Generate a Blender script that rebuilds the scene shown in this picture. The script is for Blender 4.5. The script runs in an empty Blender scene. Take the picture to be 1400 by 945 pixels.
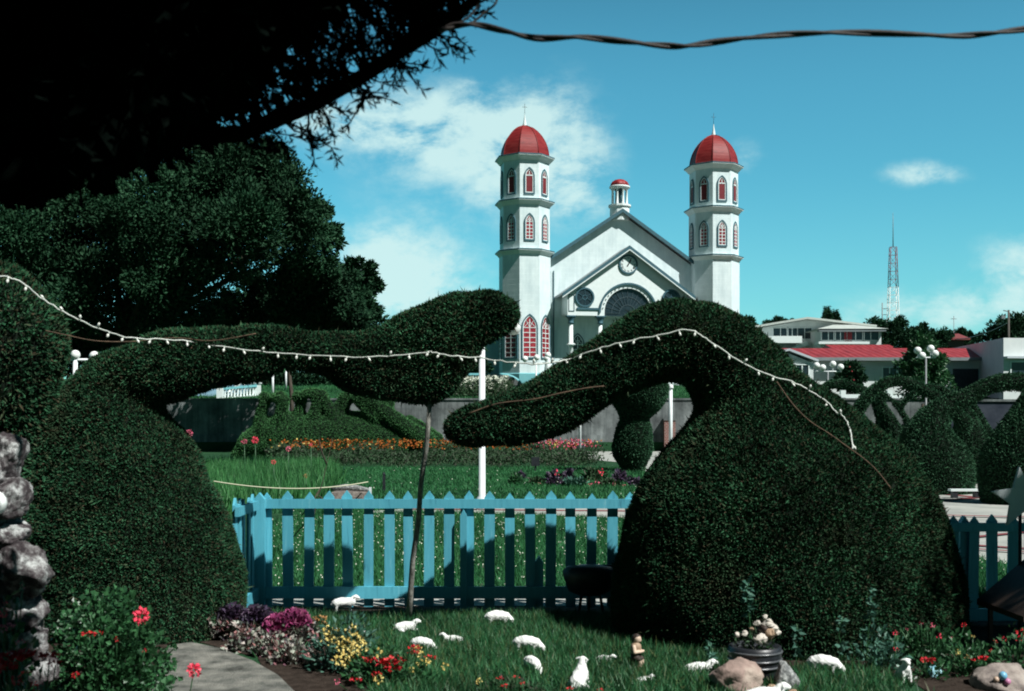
import bpy, math, random
import numpy as np
from mathutils import Vector, Matrix
from mathutils.bvhtree import BVHTree

random.seed(7)
rng = np.random.default_rng(7)
sc = bpy.context.scene
col = sc.collection
R = math.radians

# ------------------------------------------------------------------ camera
F, HOR, H = 1556.0, 583.0, 1.7          # focal length in photo pixels, horizon row, eye height
cam_d = bpy.data.cameras.new('camera')
cam = bpy.data.objects.new('camera', cam_d)
col.objects.link(cam)
cam.location = (0, 0, H)
cam.rotation_euler = (R(90), 0, 0)
cam_d.sensor_width = 36.0
cam_d.lens = 36.0 * F / 1400.0
cam_d.shift_y = (HOR - 472.5) / 1400.0
cam_d.clip_start = 0.05
cam_d.clip_end = 6000
cam_d.dof.use_dof = True
cam_d.dof.focus_distance = 22.0
cam_d.dof.aperture_fstop = 3.5
sc.camera = cam

# ------------------------------------------------------------------ sun and sky
SUN_EL, SUN_AZ = 50.0, 50.0             # azimuth: to the right of the direction behind the camera
sd = Vector((math.sin(R(SUN_AZ)) * math.cos(R(SUN_EL)), -math.cos(R(SUN_AZ)) * math.cos(R(SUN_EL)), math.sin(R(SUN_EL))))
sun_d = bpy.data.lights.new('sun', 'SUN')
sun_d.energy = 5.0
sun_d.angle = R(0.5)
sun_d.color = (1.0, 0.99, 0.95)
sun = bpy.data.objects.new('sun', sun_d)
sun.rotation_euler = (-sd).to_track_quat('-Z', 'Y').to_euler()
sun.location = (20, -20, 40)
col.objects.link(sun)

world = bpy.data.worlds.new('World')
sc.world = world
world.use_nodes = True
wt = world.node_tree
wt.nodes.clear()
def wn(t, **k):
    n = wt.nodes.new(t)
    for a, b in k.items(): setattr(n, a, b)
    return n
def wmath(op, a, b=None, c=None):
    n = wn('ShaderNodeMath', operation=op)
    for i, x in enumerate((a, b, c)):
        if x is None: continue
        if isinstance(x, (int, float)): n.inputs[i].default_value = x
        else: wt.links.new(x, n.inputs[i])
    return n.outputs[0]
sky = wn('ShaderNodeTexSky', sky_type='NISHITA', sun_disc=False)
sky.sun_elevation = R(SUN_EL)
sky.sun_rotation = math.atan2(sd.x, sd.y)
sky.air_density = 1.0
sky.dust_density = 0.6
sky.ozone_density = 2.0
tint = wn('ShaderNodeMix', data_type='RGBA', blend_type='MULTIPLY')
tint.inputs[0].default_value = 1.0
wt.links.new(sky.outputs[0], tint.inputs[6])
tint.inputs[7].default_value = (0.37, 1.04, 0.97, 1)     # the old slide film's cyan sky
tc = wn('ShaderNodeTexCoord')
sx = wn('ShaderNodeSeparateXYZ')
wt.links.new(tc.outputs['Generated'], sx.inputs[0])
yy = wmath('MAXIMUM', sx.outputs[1], 0.05)
su = wmath('DIVIDE', sx.outputs[0], yy)     # tangent coordinates round the +Y direction of the sky
sw = wmath('DIVIDE', sx.outputs[2], yy)
# soft cumulus banks: (centre u, centre w, width, height, strength)
banks = [(-0.09, 0.262, 0.075, 0.038, 1.05), (0.005, 0.235, 0.075, 0.055, 1.0), (0.06, 0.20, 0.028, 0.028, .6),
         (0.035, 0.262, 0.05, 0.05, .5), (-0.11, 0.135, 0.055, 0.05, .95), (-0.07, 0.11, 0.06, .05, .75), (0.363, 0.221, 0.034, 0.012, 1.0),
         (0.46, 0.14, 0.06, 0.03, .7), (0.43, 0.105, 0.11, 0.025, .65), (-0.035, 0.298, 0.02, 0.01, .35),
         (0.205, 0.235, 0.022, 0.02, .55), (-0.16, 0.27, 0.05, 0.02, .7), (0.3, 0.095, 0.1, 0.02, .4),
         (0.62, 0.16, .12, .05, .6)]
total = None
for (u, w, du, dw, a) in banks:
    p = wmath('POWER', wmath('DIVIDE', wmath('SUBTRACT', su, u), du), 2.0)
    q = wmath('POWER', wmath('DIVIDE', wmath('SUBTRACT', sw, w), dw), 2.0)
    g = wmath('MULTIPLY', wmath('POWER', 2.718, wmath('MULTIPLY', wmath('ADD', p, q), -1.0)), a)
    total = g if total is None else wmath('ADD', total, g)
cv = wn('ShaderNodeCombineXYZ')
wt.links.new(su, cv.inputs[0]); wt.links.new(sw, cv.inputs[1])
mp = wn('ShaderNodeMapping')
mp.inputs['Scale'].default_value = (1, 1.6, 1)
wt.links.new(cv.outputs[0], mp.inputs[0])
nz = wn('ShaderNodeTexNoise')
nz.inputs['Scale'].default_value = 11.0
nz.inputs['Detail'].default_value = 7.0
nz.inputs['Roughness'].default_value = 0.64
nz.inputs['Distortion'].default_value = 0.15
wt.links.new(mp.outputs[0], nz.inputs['Vector'])
dens = wmath('MULTIPLY', total, wmath('MULTIPLY_ADD', nz.outputs['Fac'], 3.7, -1.08))
cr = wn('ShaderNodeMapRange', interpolation_type='SMOOTHSTEP')
cr.inputs['From Min'].default_value = 0.12
cr.inputs['From Max'].default_value = 1.0
wt.links.new(dens, cr.inputs['Value'])
hz = wn('ShaderNodeMapRange', interpolation_type='SMOOTHSTEP')     # thin white haze low over the horizon
hz.inputs['From Min'].default_value = 0.24
hz.inputs['From Max'].default_value = -0.02
hz.inputs['To Max'].default_value = 0.3
wt.links.new(sw, hz.inputs['Value'])
mx = wn('ShaderNodeMix', data_type='RGBA')
wt.links.new(wmath('MULTIPLY', cr.outputs[0], 0.88), mx.inputs[0])
mh = wn('ShaderNodeMix', data_type='RGBA')
wt.links.new(hz.outputs[0], mh.inputs[0])
wt.links.new(tint.outputs[2], mh.inputs[6])
mh.inputs[7].default_value = (3.0, 5.4, 5.9, 1)
wt.links.new(mh.outputs[2], mx.inputs[6])
mx.inputs[7].default_value = (4.9, 6.7, 6.6, 1)
bg = wn('ShaderNodeBackground')
bg.inputs['Strength'].default_value = 0.102
fall = wn('ShaderNodeMapRange', interpolation_type='SMOOTHSTEP')      # deep blue overhead, bright low down
fall.inputs['From Min'].default_value = 0.27
fall.inputs['From Max'].default_value = 0.62
fall.inputs['To Min'].default_value = 1.0
fall.inputs['To Max'].default_value = 0.10
wt.links.new(sx.outputs[2], fall.inputs['Value'])
vs = wn('ShaderNodeVectorMath', operation='SCALE')
back = wn('ShaderNodeMapRange', interpolation_type='SMOOTHSTEP')      # sky dimmed behind the viewer to weaken the fill light
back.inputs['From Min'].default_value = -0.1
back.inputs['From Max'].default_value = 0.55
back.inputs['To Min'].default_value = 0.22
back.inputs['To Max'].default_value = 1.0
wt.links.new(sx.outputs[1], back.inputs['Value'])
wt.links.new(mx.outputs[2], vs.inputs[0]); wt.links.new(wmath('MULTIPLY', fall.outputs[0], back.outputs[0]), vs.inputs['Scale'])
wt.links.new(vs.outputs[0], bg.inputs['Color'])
wo = wn('ShaderNodeOutputWorld')
wt.links.new(bg.outputs[0], wo.inputs[0])

sc.view_settings.view_transform = 'Standard'
sc.view_settings.look = 'None'
sc.view_settings.exposure = 0.40
sc.view_settings.gamma = 1.0
sc.view_settings.use_curve_mapping = False
sc.cycles.use_denoising = True
sc.cycles.filter_width = 1.9
sc.cycles.max_bounces = 5
sc.cycles.diffuse_bounces = 2
sc.cycles.glossy_bounces = 2
sc.cycles.transmission_bounces = 2

# ------------------------------------------------------------------ helpers
def X(u, Y): return (u - 700.0) / F * Y
def Z(v, Y): return H - (v - HOR) / F * Y
def P(u, v, Y): return (X(u, Y), Y, Z(v, Y))
def G(u, v, z=0.0):                       # a point of the level ground
    Y = (H - z) * F / (v - HOR)
    return (X(u, Y), Y)

def np_mesh(name, parts, mats):
    """parts: (verts n x 3, faces m x k, material index, smooth)"""
    me = bpy.data.meshes.new(name)
    nv = 0; V = []; LI = []; LS = []; MI = []; SM = []; ls = 0
    for (v, f, m, s) in parts:
        v = np.asarray(v, dtype=np.float32).reshape(-1, 3); f = np.asarray(f, dtype=np.int32)
        if len(f) == 0: continue
        V.append(v); LI.append((f + nv).ravel()); k = f.shape[1]
        LS.append(ls + np.arange(len(f)) * k); ls += f.size; nv += len(v)
        MI.append(np.full(len(f), m, dtype=np.int32) if np.isscalar(m) else np.asarray(m, dtype=np.int32))
        SM.append(np.full(len(f), bool(s)))
    V = np.concatenate(V); LI = np.concatenate(LI); LS = np.concatenate(LS)
    me.vertices.add(len(V)); me.vertices.foreach_set('co', V.ravel())
    me.loops.add(len(LI)); me.loops.foreach_set('vertex_index', LI.astype(np.int32))
    me.polygons.add(len(LS)); me.polygons.foreach_set('loop_start', LS.astype(np.int32))
    me.polygons.foreach_set('material_index', np.concatenate(MI))
    me.polygons.foreach_set('use_smooth', np.concatenate(SM))
    me.update(calc_edges=True); me.validate()
    for m in mats: me.materials.append(m)
    return me

def link(name, me, parent=None, off=None):
    o = bpy.data.objects.new(name, me)
    col.objects.link(o)
    if parent is not None: o.parent = parent
    return o

def wloc(o):
    p = Vector((0, 0, 0))
    while o is not None:
        p += o.location; o = o.parent
    return p

def thing(name, label, cat, loc=(0, 0, 0), rz=0.0, group=None):
    o = bpy.data.objects.new(name, None)
    col.objects.link(o)
    o.location = loc; o.rotation_euler = (0, 0, rz)
    o.empty_display_size = 0.1
    return tag(o, label, cat, group)
def tag(o, label, cat, group=None):
    o['label'] = label; o['category'] = cat
    if group: o['group'] = group
    return o
def kind(o, k, label=None):
    o['kind'] = k
    if label: o['label'] = label
    return o
def copy_tree(o, parent=None):
    c = o.copy(); col.objects.link(c)
    if parent is not None: c.parent = parent
    for ch in list(o.children): copy_tree(ch, c)
    return c

class MB:
    def __init__(s): s.v = []; s.f = []; s.m = []; s.s = []
    def add(s, vs, fs, m=0, sm=False):
        n = len(s.v)
        s.v += [tuple(map(float, p)) for p in vs]
        for f in fs:
            s.f.append(tuple(int(i) + n for i in f)); s.m.append(m); s.s.append(sm)
        return s
    def box(s, c, size, m=0, rz=0.0, M=None):
        a, b, d = [q / 2 for q in size]
        vs = [(x * a, y * b, z * d) for x in (-1, 1) for y in (-1, 1) for z in (-1, 1)]
        if M is None: M = Matrix.Rotation(rz, 3, 'Z')
        vs = [M @ Vector(p) + Vector(c) for p in vs]
        return s.add(vs, [(0, 1, 3, 2), (4, 6, 7, 5), (0, 4, 5, 1), (2, 3, 7, 6), (0, 2, 6, 4), (1, 5, 7, 3)], m)
    def beam(s, a, b, w, h, m=0, up=(0, 0, 1)):
        a = Vector(a); b = Vector(b); d = b - a; L = d.length; d.normalize()
        sdv = d.cross(Vector(up))
        if sdv.length < 1e-5: sdv = Vector((1, 0, 0))
        sdv.normalize(); u = sdv.cross(d)
        M = Matrix((sdv, d, u)).transposed()
        return s.box((a + b) / 2, (w, L, h), m, M=M)
    def tube(s, pts, rads, n=8, m=0, sm=True, caps=True):
        pts = [Vector(p) for p in pts]
        if isinstance(rads, (int, float)): rads = [rads] * len(pts)
        vs = []; fs = []; ref = None
        for i, p in enumerate(pts):
            t = (pts[min(i + 1, len(pts) - 1)] - pts[max(i - 1, 0)])
            t = t.normalized() if t.length > 1e-9 else Vector((0, 0, 1))
            if ref is None: ref = t.orthogonal().normalized()
            else:
                ref = ref - t * ref.dot(t)
                ref = ref.normalized() if ref.length > 1e-6 else t.orthogonal().normalized()
            b = t.cross(ref)
            for k in range(n):
                a = 2 * math.pi * k / n
                vs.append(p + (ref * math.cos(a) + b * math.sin(a)) * rads[i])
        for i in range(len(pts) - 1):
            for k in range(n):
                k2 = (k + 1) % n
                fs.append((i * n + k, i * n + k2, (i + 1) * n + k2, (i + 1) * n + k))
        s.add(vs, fs, m, sm)
        if caps:
            q = len(s.v) - len(vs)
            s.f.append(tuple(q + k for k in reversed(range(n)))); s.m.append(m); s.s.append(False)
            s.f.append(tuple(q + (len(pts) - 1) * n + k for k in range(n))); s.m.append(m); s.s.append(False)
        return s
    def lathe(s, prof, c=(0, 0, 0), n=16, m=0, sm=True, rot=0.0, sx=1.0, sy=1.0):
        vs = []; fs = []
        for (r, z) in prof:
            for k in range(n):
                a = rot + 2 * math.pi * k / n
                vs.append((c[0] + r * math.cos(a) * sx, c[1] + r * math.sin(a) * sy, c[2] + z))
        for i in range(len(prof) - 1):
            for k in range(n):
                k2 = (k + 1) % n
                fs.append((i * n + k, i * n + k2, (i + 1) * n + k2, (i + 1) * n + k))
        s.add(vs, fs, m, sm)
        q = len(s.v) - len(vs)
        if prof[0][0] > 1e-6: s.f.append(tuple(q + k for k in reversed(range(n)))); s.m.append(m); s.s.append(False)
        if prof[-1][0] > 1e-6: s.f.append(tuple(q + (len(prof) - 1) * n + k for k in range(n))); s.m.append(m); s.s.append(False)
        return s
    def prism(s, poly, o, ux, uy, dv, m=0):
        """poly in the plane (o, ux, uy), pushed along dv"""
        o = Vector(o); ux = Vector(ux); uy = Vector(uy); dv = Vector(dv); n = len(poly)
        A = [o + ux * a + uy * b for a, b in poly]; B = [p + dv for p in A]
        s.add(A + B, [tuple(range(n)), tuple(reversed(range(n, 2 * n)))] + [(i, i + n, (i + 1) % n + n, (i + 1) % n) for i in range(n)], m)
        return s
    def ring(s, outer, inner, o, ux, uy, dv, m=0, closed=True):
        """a flat frame between two outlines with the same number of points, pushed along dv"""
        o = Vector(o); ux = Vector(ux); uy = Vector(uy); dv = Vector(dv); n = len(outer)
        f = lambda pl: [o + ux * a + uy * b for a, b in pl]
        A, B = f(outer), f(inner); C = [p + dv for p in A]; D = [p + dv for p in B]
        fs = []
        for i in range(n if closed else n - 1):
            j = (i + 1) % n
            fs += [(i, j, n + j, n + i), (2 * n + i, 3 * n + i, 3 * n + j, 2 * n + j), (i, 2 * n + i, 2 * n + j, j), (n + i, n + j, 3 * n + j, 3 * n + i)]
        if not closed:
            fs += [(0, n, 3 * n, 2 * n), (n - 1, 3 * n - 1, 4 * n - 1, 2 * n - 1)]
        return s.add(A + B + C + D, fs, m)
    def sphere(s, c, r, m=0, n=10, sc3=(1, 1, 1)):
        k = max(4, n // 2)
        vs = []; fs = []
        for i in range(k + 1):
            t = math.pi * i / k
            for j in range(n):
                a = 2 * math.pi * j / n
                vs.append((c[0] + r * math.sin(t) * math.cos(a) * sc3[0], c[1] + r * math.sin(t) * math.sin(a) * sc3[1], c[2] - r * math.cos(t) * sc3[2]))
        for i in range(k):
            for j in range(n):
                j2 = (j + 1) % n
                fs.append((i * n + j, i * n + j2, (i + 1) * n + j2, (i + 1) * n + j))
        return s.add(vs, fs, m, True)
    def mesh(s, name, mats, off=(0, 0, 0)):
        me = bpy.data.meshes.new(name)
        o = Vector(off)
        me.from_pydata([tuple(Vector(p) - o) for p in s.v], [], s.f)
        me.polygons.foreach_set('material_index', s.m)
        me.polygons.foreach_set('use_smooth', s.s)
        me.update(); me.validate()
        for m in (mats if isinstance(mats, (list, tuple)) else [mats]): me.materials.append(m)
        return me
    def build(s, name, mats, parent=None, world=False):
        """world=True: the vertices are world coordinates and every ancestor is unrotated"""
        off = wloc(parent) if (world and parent is not None) else (0, 0, 0)
        return link(name, s.mesh(name, mats, off), parent)

# icosphere
def ico(sub):
    t = (1 + 5 ** .5) / 2
    v = [(-1, t, 0), (1, t, 0), (-1, -t, 0), (1, -t, 0), (0, -1, t), (0, 1, t), (0, -1, -t), (0, 1, -t), (t, 0, -1), (t, 0, 1), (-t, 0, -1), (-t, 0, 1)]
    v = [Vector(p).normalized() for p in v]
    f = [(0, 11, 5), (0, 5, 1), (0, 1, 7), (0, 7, 10), (0, 10, 11), (1, 5, 9), (5, 11, 4), (11, 10, 2), (10, 7, 6), (7, 1, 8), (3, 9, 4), (3, 4, 2), (3, 2, 6), (3, 6, 8), (3, 8, 9), (4, 9, 5), (2, 4, 11), (6, 2, 10), (8, 6, 7), (9, 8, 1)]
    for _ in range(sub):
        cache = {}; nf = []
        def mid(a, b):
            k = (min(a, b), max(a, b))
            if k not in cache:
                v.append(((v[a] + v[b]) / 2).normalized()); cache[k] = len(v) - 1
            return cache[k]
        for a, b, c in f:
            x, y, z = mid(a, b), mid(b, c), mid(c, a)
            nf += [(a, x, z), (b, y, x), (c, z, y), (x, y, z)]
        f = nf
    return np.array([tuple(p) for p in v]), np.array(f)
ICO1, ICO2, ICO3, ICO4 = ico(1), ico(2), ico(3), ico(4)

def spheres_of(chains, k=0.3):
    out = []
    for ch in chains:
        ch = [np.array(c, float) for c in ch]
        if len(ch) == 1: out.append(ch[0]); continue
        for a, b in zip(ch[:-1], ch[1:]):
            d = np.linalg.norm(b[:3] - a[:3]); n = max(1, int(math.ceil(d / (k * max(1e-4, min(a[3], b[3]))))))
            for i in range(n): out.append(a + (b - a) * i / n)
        out.append(ch[-1])
    return np.array(out)

def grown(chains, voxel, smooth=6, scale_y=None, k=0.3):
    """one continuous closed surface round chains of (x, y, z, radius)"""
    S = spheres_of(chains, k)
    iv, if_ = ICO2
    V = (iv[None] * S[:, None, 3:4] + S[:, None, :3]).reshape(-1, 3)
    Fc = (if_[None] + (np.arange(len(S)) * len(iv))[:, None, None]).reshape(-1, 3)
    if scale_y: V[:, 1] = (V[:, 1] - scale_y[0]) * scale_y[1] + scale_y[0]
    me = np_mesh('tmp', [(V, Fc, 0, True)], [])
    o = bpy.data.objects.new('tmp', me); col.objects.link(o)
    m = o.modifiers.new('r', 'REMESH'); m.mode = 'VOXEL'; m.voxel_size = voxel
    if smooth:
        m = o.modifiers.new('s', 'SMOOTH'); m.iterations = smooth; m.factor = 0.5
    dg = bpy.context.evaluated_depsgraph_get()
    e = o.evaluated_get(dg); em = e.to_mesh()
    em.calc_loop_triangles()
    n = len(em.vertices); vv = np.empty(n * 3, np.float32); em.vertices.foreach_get('co', vv)
    nn = np.empty(n * 3, np.float32); em.vertices.foreach_get('normal', nn)
    t = np.empty(len(em.loop_triangles) * 3, np.int32); em.loop_triangles.foreach_get('vertices', t)
    e.to_mesh_clear(); bpy.data.objects.remove(o); bpy.data.meshes.remove(me)
    return vv.reshape(-1, 3).astype(float), t.reshape(-1, 3), nn.reshape(-1, 3).astype(float)

def wob(V, scale, seed=0, octs=4):
    """cheap smooth noise from random sines"""
    r = np.random.default_rng(seed); out = np.zeros(len(V))
    for o in range(octs):
        for _ in range(3):
            d = r.normal(size=3); d /= np.linalg.norm(d)
            out += np.sin((V @ d) * scale * (1.8 ** o) + r.uniform(0, 6.28)) / (1.5 ** o)
    return out / 4

def unit(a): return a / np.maximum(1e-9, np.linalg.norm(a, axis=-1, keepdims=True))

def leaves(Pt, D, L, W, r, fold=0.25):
    """diamond leaves: base Pt, direction D, length L, width W"""
    n = len(Pt); L = np.broadcast_to(L, n); W = np.broadcast_to(W, n)
    S = unit(np.cross(D, r.normal(size=(n, 3)))); N = np.cross(D, S)
    mid = Pt + D * (L * .45)[:, None]
    V = np.stack([Pt, mid + S * (W / 2)[:, None] + N * (W * fold)[:, None] * .5, Pt + D * L[:, None], mid - S * (W / 2)[:, None] + N * (W * fold)[:, None] * .5], 1).reshape(-1, 3)
    Fq = np.arange(n * 4).reshape(n, 4)
    return V, Fq

def blades(Pt, D, L, W, r):
    n = len(Pt); L = np.broadcast_to(L, n); W = np.broadcast_to(W, n)
    a = r.uniform(0, 6.28, n); S = np.stack([np.cos(a), np.sin(a), 0 * a], 1)
    V = np.stack([Pt - S * (W / 2)[:, None], Pt + S * (W / 2)[:, None], Pt + D * L[:, None]], 1).reshape(-1, 3)
    return V, np.arange(n * 3).reshape(n, 3)

def on_surface(V, T, n, r):
    a, b, c = V[T[:, 0]], V[T[:, 1]], V[T[:, 2]]
    nr = np.cross(b - a, c - a); ar = np.linalg.norm(nr, axis=1)
    i = r.choice(len(T), n, p=ar / ar.sum())
    u, v = r.random(n), r.random(n); fl = u + v > 1; u[fl] = 1 - u[fl]; v[fl] = 1 - v[fl]
    return a[i] + (b[i] - a[i]) * u[:, None] + (c[i] - a[i]) * v[:, None], unit(nr[i])

def in_poly(x, y, poly):
    x = np.asarray(x); y = np.asarray(y); c = np.zeros(x.shape, bool); n = len(poly)
    for i in range(n):
        x1, y1 = poly[i]; x2, y2 = poly[(i + 1) % n]
        if y1 == y2: continue
        c ^= ((y1 > y) != (y2 > y)) & (x < (x2 - x1) * (y - y1) / (y2 - y1) + x1)
    return c

# ------------------------------------------------------------------ materials
def ramp(nt, fac, cols):
    n = nt.nodes.new('ShaderNodeValToRGB')
    e = n.color_ramp.elements
    for i, c in enumerate(cols):
        p = i / (len(cols) - 1) if len(c) == 3 else c[3]
        el = e[i] if i < 2 else e.new(p)
        el.position = p; el.color = (c[0], c[1], c[2], 1)
    nt.links.new(fac, n.inputs[0])
    return n.outputs[0]
def base_mat(name, rough=.6, spec=.3, metal=0.0):
    m = bpy.data.materials.new(name); m.use_nodes = True
    b = m.node_tree.nodes['Principled BSDF']
    b.inputs['Roughness'].default_value = rough
    b.inputs['Specular IOR Level'].default_value = spec
    b.inputs['Metallic'].default_value = metal
    return m, m.node_tree, b
def noise(nt, scale, detail=5, rough=.6, stretch=None, coord='Object'):
    t = nt.nodes.new('ShaderNodeTexCoord')
    n = nt.nodes.new('ShaderNodeTexNoise')
    n.inputs['Scale'].default_value = scale; n.inputs['Detail'].default_value = detail; n.inputs['Roughness'].default_value = rough
    src = t.outputs[coord]
    if stretch:
        mp = nt.nodes.new('ShaderNodeMapping'); mp.inputs['Scale'].default_value = stretch
        nt.links.new(src, mp.inputs[0]); src = mp.outputs[0]
    nt.links.new(src, n.inputs['Vector'])
    return n.outputs['Fac']
def bump(nt, b, h, strength=.3, dist=.02):
    n = nt.nodes.new('ShaderNodeBump'); n.inputs['Strength'].default_value = strength; n.inputs['Distance'].default_value = dist
    nt.links.new(h, n.inputs['Height']); nt.links.new(n.outputs[0], b.inputs['Normal'])
    return n
def mat(name, cols, scale=4, rough=.6, spec=.3, bmp=.2, bdist=.01, bscale=None, stretch=None, detail=6, metal=0.0):
    m, nt, b = base_mat(name, rough, spec, metal)
    if len(cols) == 1: cols = [tuple(c * .86 for c in cols[0]), tuple(min(1, c * 1.08) for c in cols[0])]
    f = noise(nt, scale, detail, stretch=stretch)
    if len(cols[0]) == 3: cols = [c + (.3 + .4 * i / (len(cols) - 1),) for i, c in enumerate(cols)]
    nt.links.new(ramp(nt, f, cols), b.inputs['Base Color'])
    if bmp: bump(nt, b, noise(nt, bscale or scale * 4, 5, stretch=stretch), bmp, bdist)
    return m
def leaf_mat(name, cols, rough=.55, spec=.25, clump=1.5, lo=.55, hi=1.25, trans=0.0, patch=None):
    m, nt, b = base_mat(name, rough, spec)
    g = nt.nodes.new('ShaderNodeNewGeometry')
    c = ramp(nt, g.outputs['Random Per Island'], cols)
    if patch:
        pm = nt.nodes.new('ShaderNodeMix'); pm.data_type = 'RGBA'
        pr = nt.nodes.new('ShaderNodeMapRange'); pr.inputs['From Min'].default_value = .54; pr.inputs['From Max'].default_value = .70; pr.inputs['To Max'].default_value = .75
        nt.links.new(noise(nt, 1.7, 6, .65), pr.inputs['Value']); nt.links.new(pr.outputs[0], pm.inputs[0]); nt.links.new(c, pm.inputs[6]); pm.inputs[7].default_value = (*patch, 1); c = pm.outputs[2]
    f = noise(nt, clump, 3)
    mr = nt.nodes.new('ShaderNodeMapRange'); mr.inputs['From Min'].default_value = .3; mr.inputs['From Max'].default_value = .7
    mr.inputs['To Min'].default_value = lo; mr.inputs['To Max'].default_value = hi
    nt.links.new(f, mr.inputs['Value'])
    vm = nt.nodes.new('ShaderNodeVectorMath'); vm.operation = 'SCALE'
    nt.links.new(c, vm.inputs[0]); nt.links.new(mr.outputs[0], vm.inputs['Scale'])
    nt.links.new(vm.outputs[0], b.inputs['Base Color'])
    if trans:
        tr = nt.nodes.new('ShaderNodeBsdfTranslucent'); nt.links.new(vm.outputs[0], tr.inputs[0])
        mxs = nt.nodes.new('ShaderNodeMixShader'); mxs.inputs[0].default_value = trans
        out = nt.nodes['Material Output']
        nt.links.new(b.outputs[0], mxs.inputs[1]); nt.links.new(tr.outputs[0], mxs.inputs[2]); nt.links.new(mxs.outputs[0], out.inputs[0])
    return m

M = {}
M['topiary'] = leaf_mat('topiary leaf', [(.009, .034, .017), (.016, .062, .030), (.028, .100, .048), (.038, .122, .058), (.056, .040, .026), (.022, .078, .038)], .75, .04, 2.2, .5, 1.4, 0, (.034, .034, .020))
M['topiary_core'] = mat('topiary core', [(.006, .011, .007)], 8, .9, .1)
M['far_topiary'] = leaf_mat('clipped cypress', [(.015, .056, .028), (.026, .088, .044), (.040, .115, .055)], .6, .15, .5, .65, 1.25)
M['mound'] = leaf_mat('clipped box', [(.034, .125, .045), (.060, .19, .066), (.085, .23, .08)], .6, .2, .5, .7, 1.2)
M['tree'] = leaf_mat('tree leaf', [(.007, .030, .014), (.014, .050, .024), (.028, .078, .038)], .65, .08, .35, .45, 1.4)
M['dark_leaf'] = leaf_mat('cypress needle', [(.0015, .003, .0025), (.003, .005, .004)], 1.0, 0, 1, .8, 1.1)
M['bark'] = mat('bark', [(.035, .028, .022), (.10, .085, .07)], 12, .9, .1, .6, .02, stretch=(1, 1, .25))
M['pale_bark'] = mat('pale bark', [(.07, .068, .06), (.20, .20, .18), (.40, .40, .36)], 38, .9, .1, .5, .01, stretch=(1, 1, .3))
M['grass'] = leaf_mat('lawn blade', [(.014, .074, .030), (.024, .120, .046), (.042, .165, .062), (.036, .13, .046), (.11, .13, .05)], .5, .3, 1.2, .6, 1.25, .25)
M['fargrass'] = leaf_mat('park grass blade', [(.014, .092, .032), (.026, .138, .046), (.042, .18, .06)], .6, .2, .3, .7, 1.2, .2)
M['tallgrass'] = leaf_mat('tall grass', [(.03, .13, .04), (.05, .20, .06), (.09, .27, .09)], .5, .3, .8, .65, 1.2, .3)
M['plant'] = leaf_mat('plant leaf', [(.018, .065, .028), (.030, .11, .04), (.05, .16, .06)], .4, .4, 5, .6, 1.25, .2)
M['blueplant'] = leaf_mat('bluish leaf', [(.03, .09, .065), (.05, .14, .10), (.09, .2, .15)], .4, .4, 5, .7, 1.2, .1)
M['soil'] = mat('soil', [(.018, .013, .010), (.055, .042, .034)], 14, .95, .1, .8, .02)
M['path'] = mat('concrete path', [(.055, .058, .052, .30), (.15, .155, .14, .46), (.22, .22, .195, .58), (.33, .33, .30, .74)], 6, .95, .1, 1.0, .02, 60, None, 11)
M['paving'] = mat('plaza concrete', [(.24, .255, .24), (.33, .345, .32), (.40, .41, .38)], 1.2, .85, .2, .2, .004, 40)
M['redline'] = mat('red paving line', [(.20, .055, .06)], 6, .8, .2, .1)
M['white'] = mat('white paint', [(.68, .78, .77), (.77, .86, .85)], 3, .5, .3, .05)
M['trim'] = mat('teal trim paint', [(.035, .10, .13), (.055, .135, .165)], 3, .5, .3, .05)
M['plinth'] = mat('teal plinth paint', [(.13, .38, .42), (.17, .45, .48)], 2, .6, .3, .05)
M['dome'] = mat('red dome paint', [(.14, .010, .011), (.21, .016, .017), (.25, .032, .030)], 1.3, .55, .3, .1, .02, stretch=(1, 1, 3))
def pane_mat():
    m, nt, b = base_mat('red stained pane', .25, .5)
    oi = nt.nodes.new('ShaderNodeObjectInfo'); hv = nt.nodes.new('ShaderNodeHueSaturation'); mr = nt.nodes.new('ShaderNodeMapRange')
    mr.inputs['To Min'].default_value = .55; mr.inputs['To Max'].default_value = 1.05; nt.links.new(oi.outputs['Random'], mr.inputs['Value']); nt.links.new(mr.outputs[0], hv.inputs['Value'])
    nt.links.new(ramp(nt, noise(nt, 2.2, 3), [(.20, .022, .03, .35), (.40, .045, .06, .6)]), hv.inputs['Color']); nt.links.new(hv.outputs[0], b.inputs['Base Color'])
    return m
M['redpane'] = pane_mat()
M['louver'] = mat('dark red louvre', [(.13, .014, .02), (.20, .026, .03)], 3, .6, .3, .5, .02, 30, stretch=(.1, .1, 1))
M['darkglass'] = mat('dark glass', [(.012, .022, .03), (.03, .05, .06)], 3, .15, .6, 0)
M['roofgrey'] = mat('grey metal roof', [(.16, .19, .2), (.22, .25, .26)], 2, .5, .4, .1)
def roof_mat():
    m, nt, b = base_mat('red metal roof', .5, .3)
    f = noise(nt, 1.4, 6, stretch=(2, .35, 1))
    nt.links.new(ramp(nt, f, [(.16, .016, .018, .3), (.26, .024, .027, .5), (.33, .045, .045, .7)]), b.inputs['Base Color'])
    t = nt.nodes.new('ShaderNodeTexCoord'); w = nt.nodes.new('ShaderNodeTexWave'); w.bands_direction = 'X'; w.inputs['Scale'].default_value = .55
    nt.links.new(t.outputs['Object'], w.inputs['Vector']); bump(nt, b, w.outputs['Fac'], .8, .06)
    return m
M['redroof'] = roof_mat()
M['greyroof'] = mat('pale roof sheet', [(.42, .47, .44), (.52, .57, .53)], 1.5, .5, .3, .1)
M['wallwhite'] = mat('plastered white wall', [(.56, .62, .62), (.70, .75, .74)], .8, .8, .2, .1)
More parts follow.
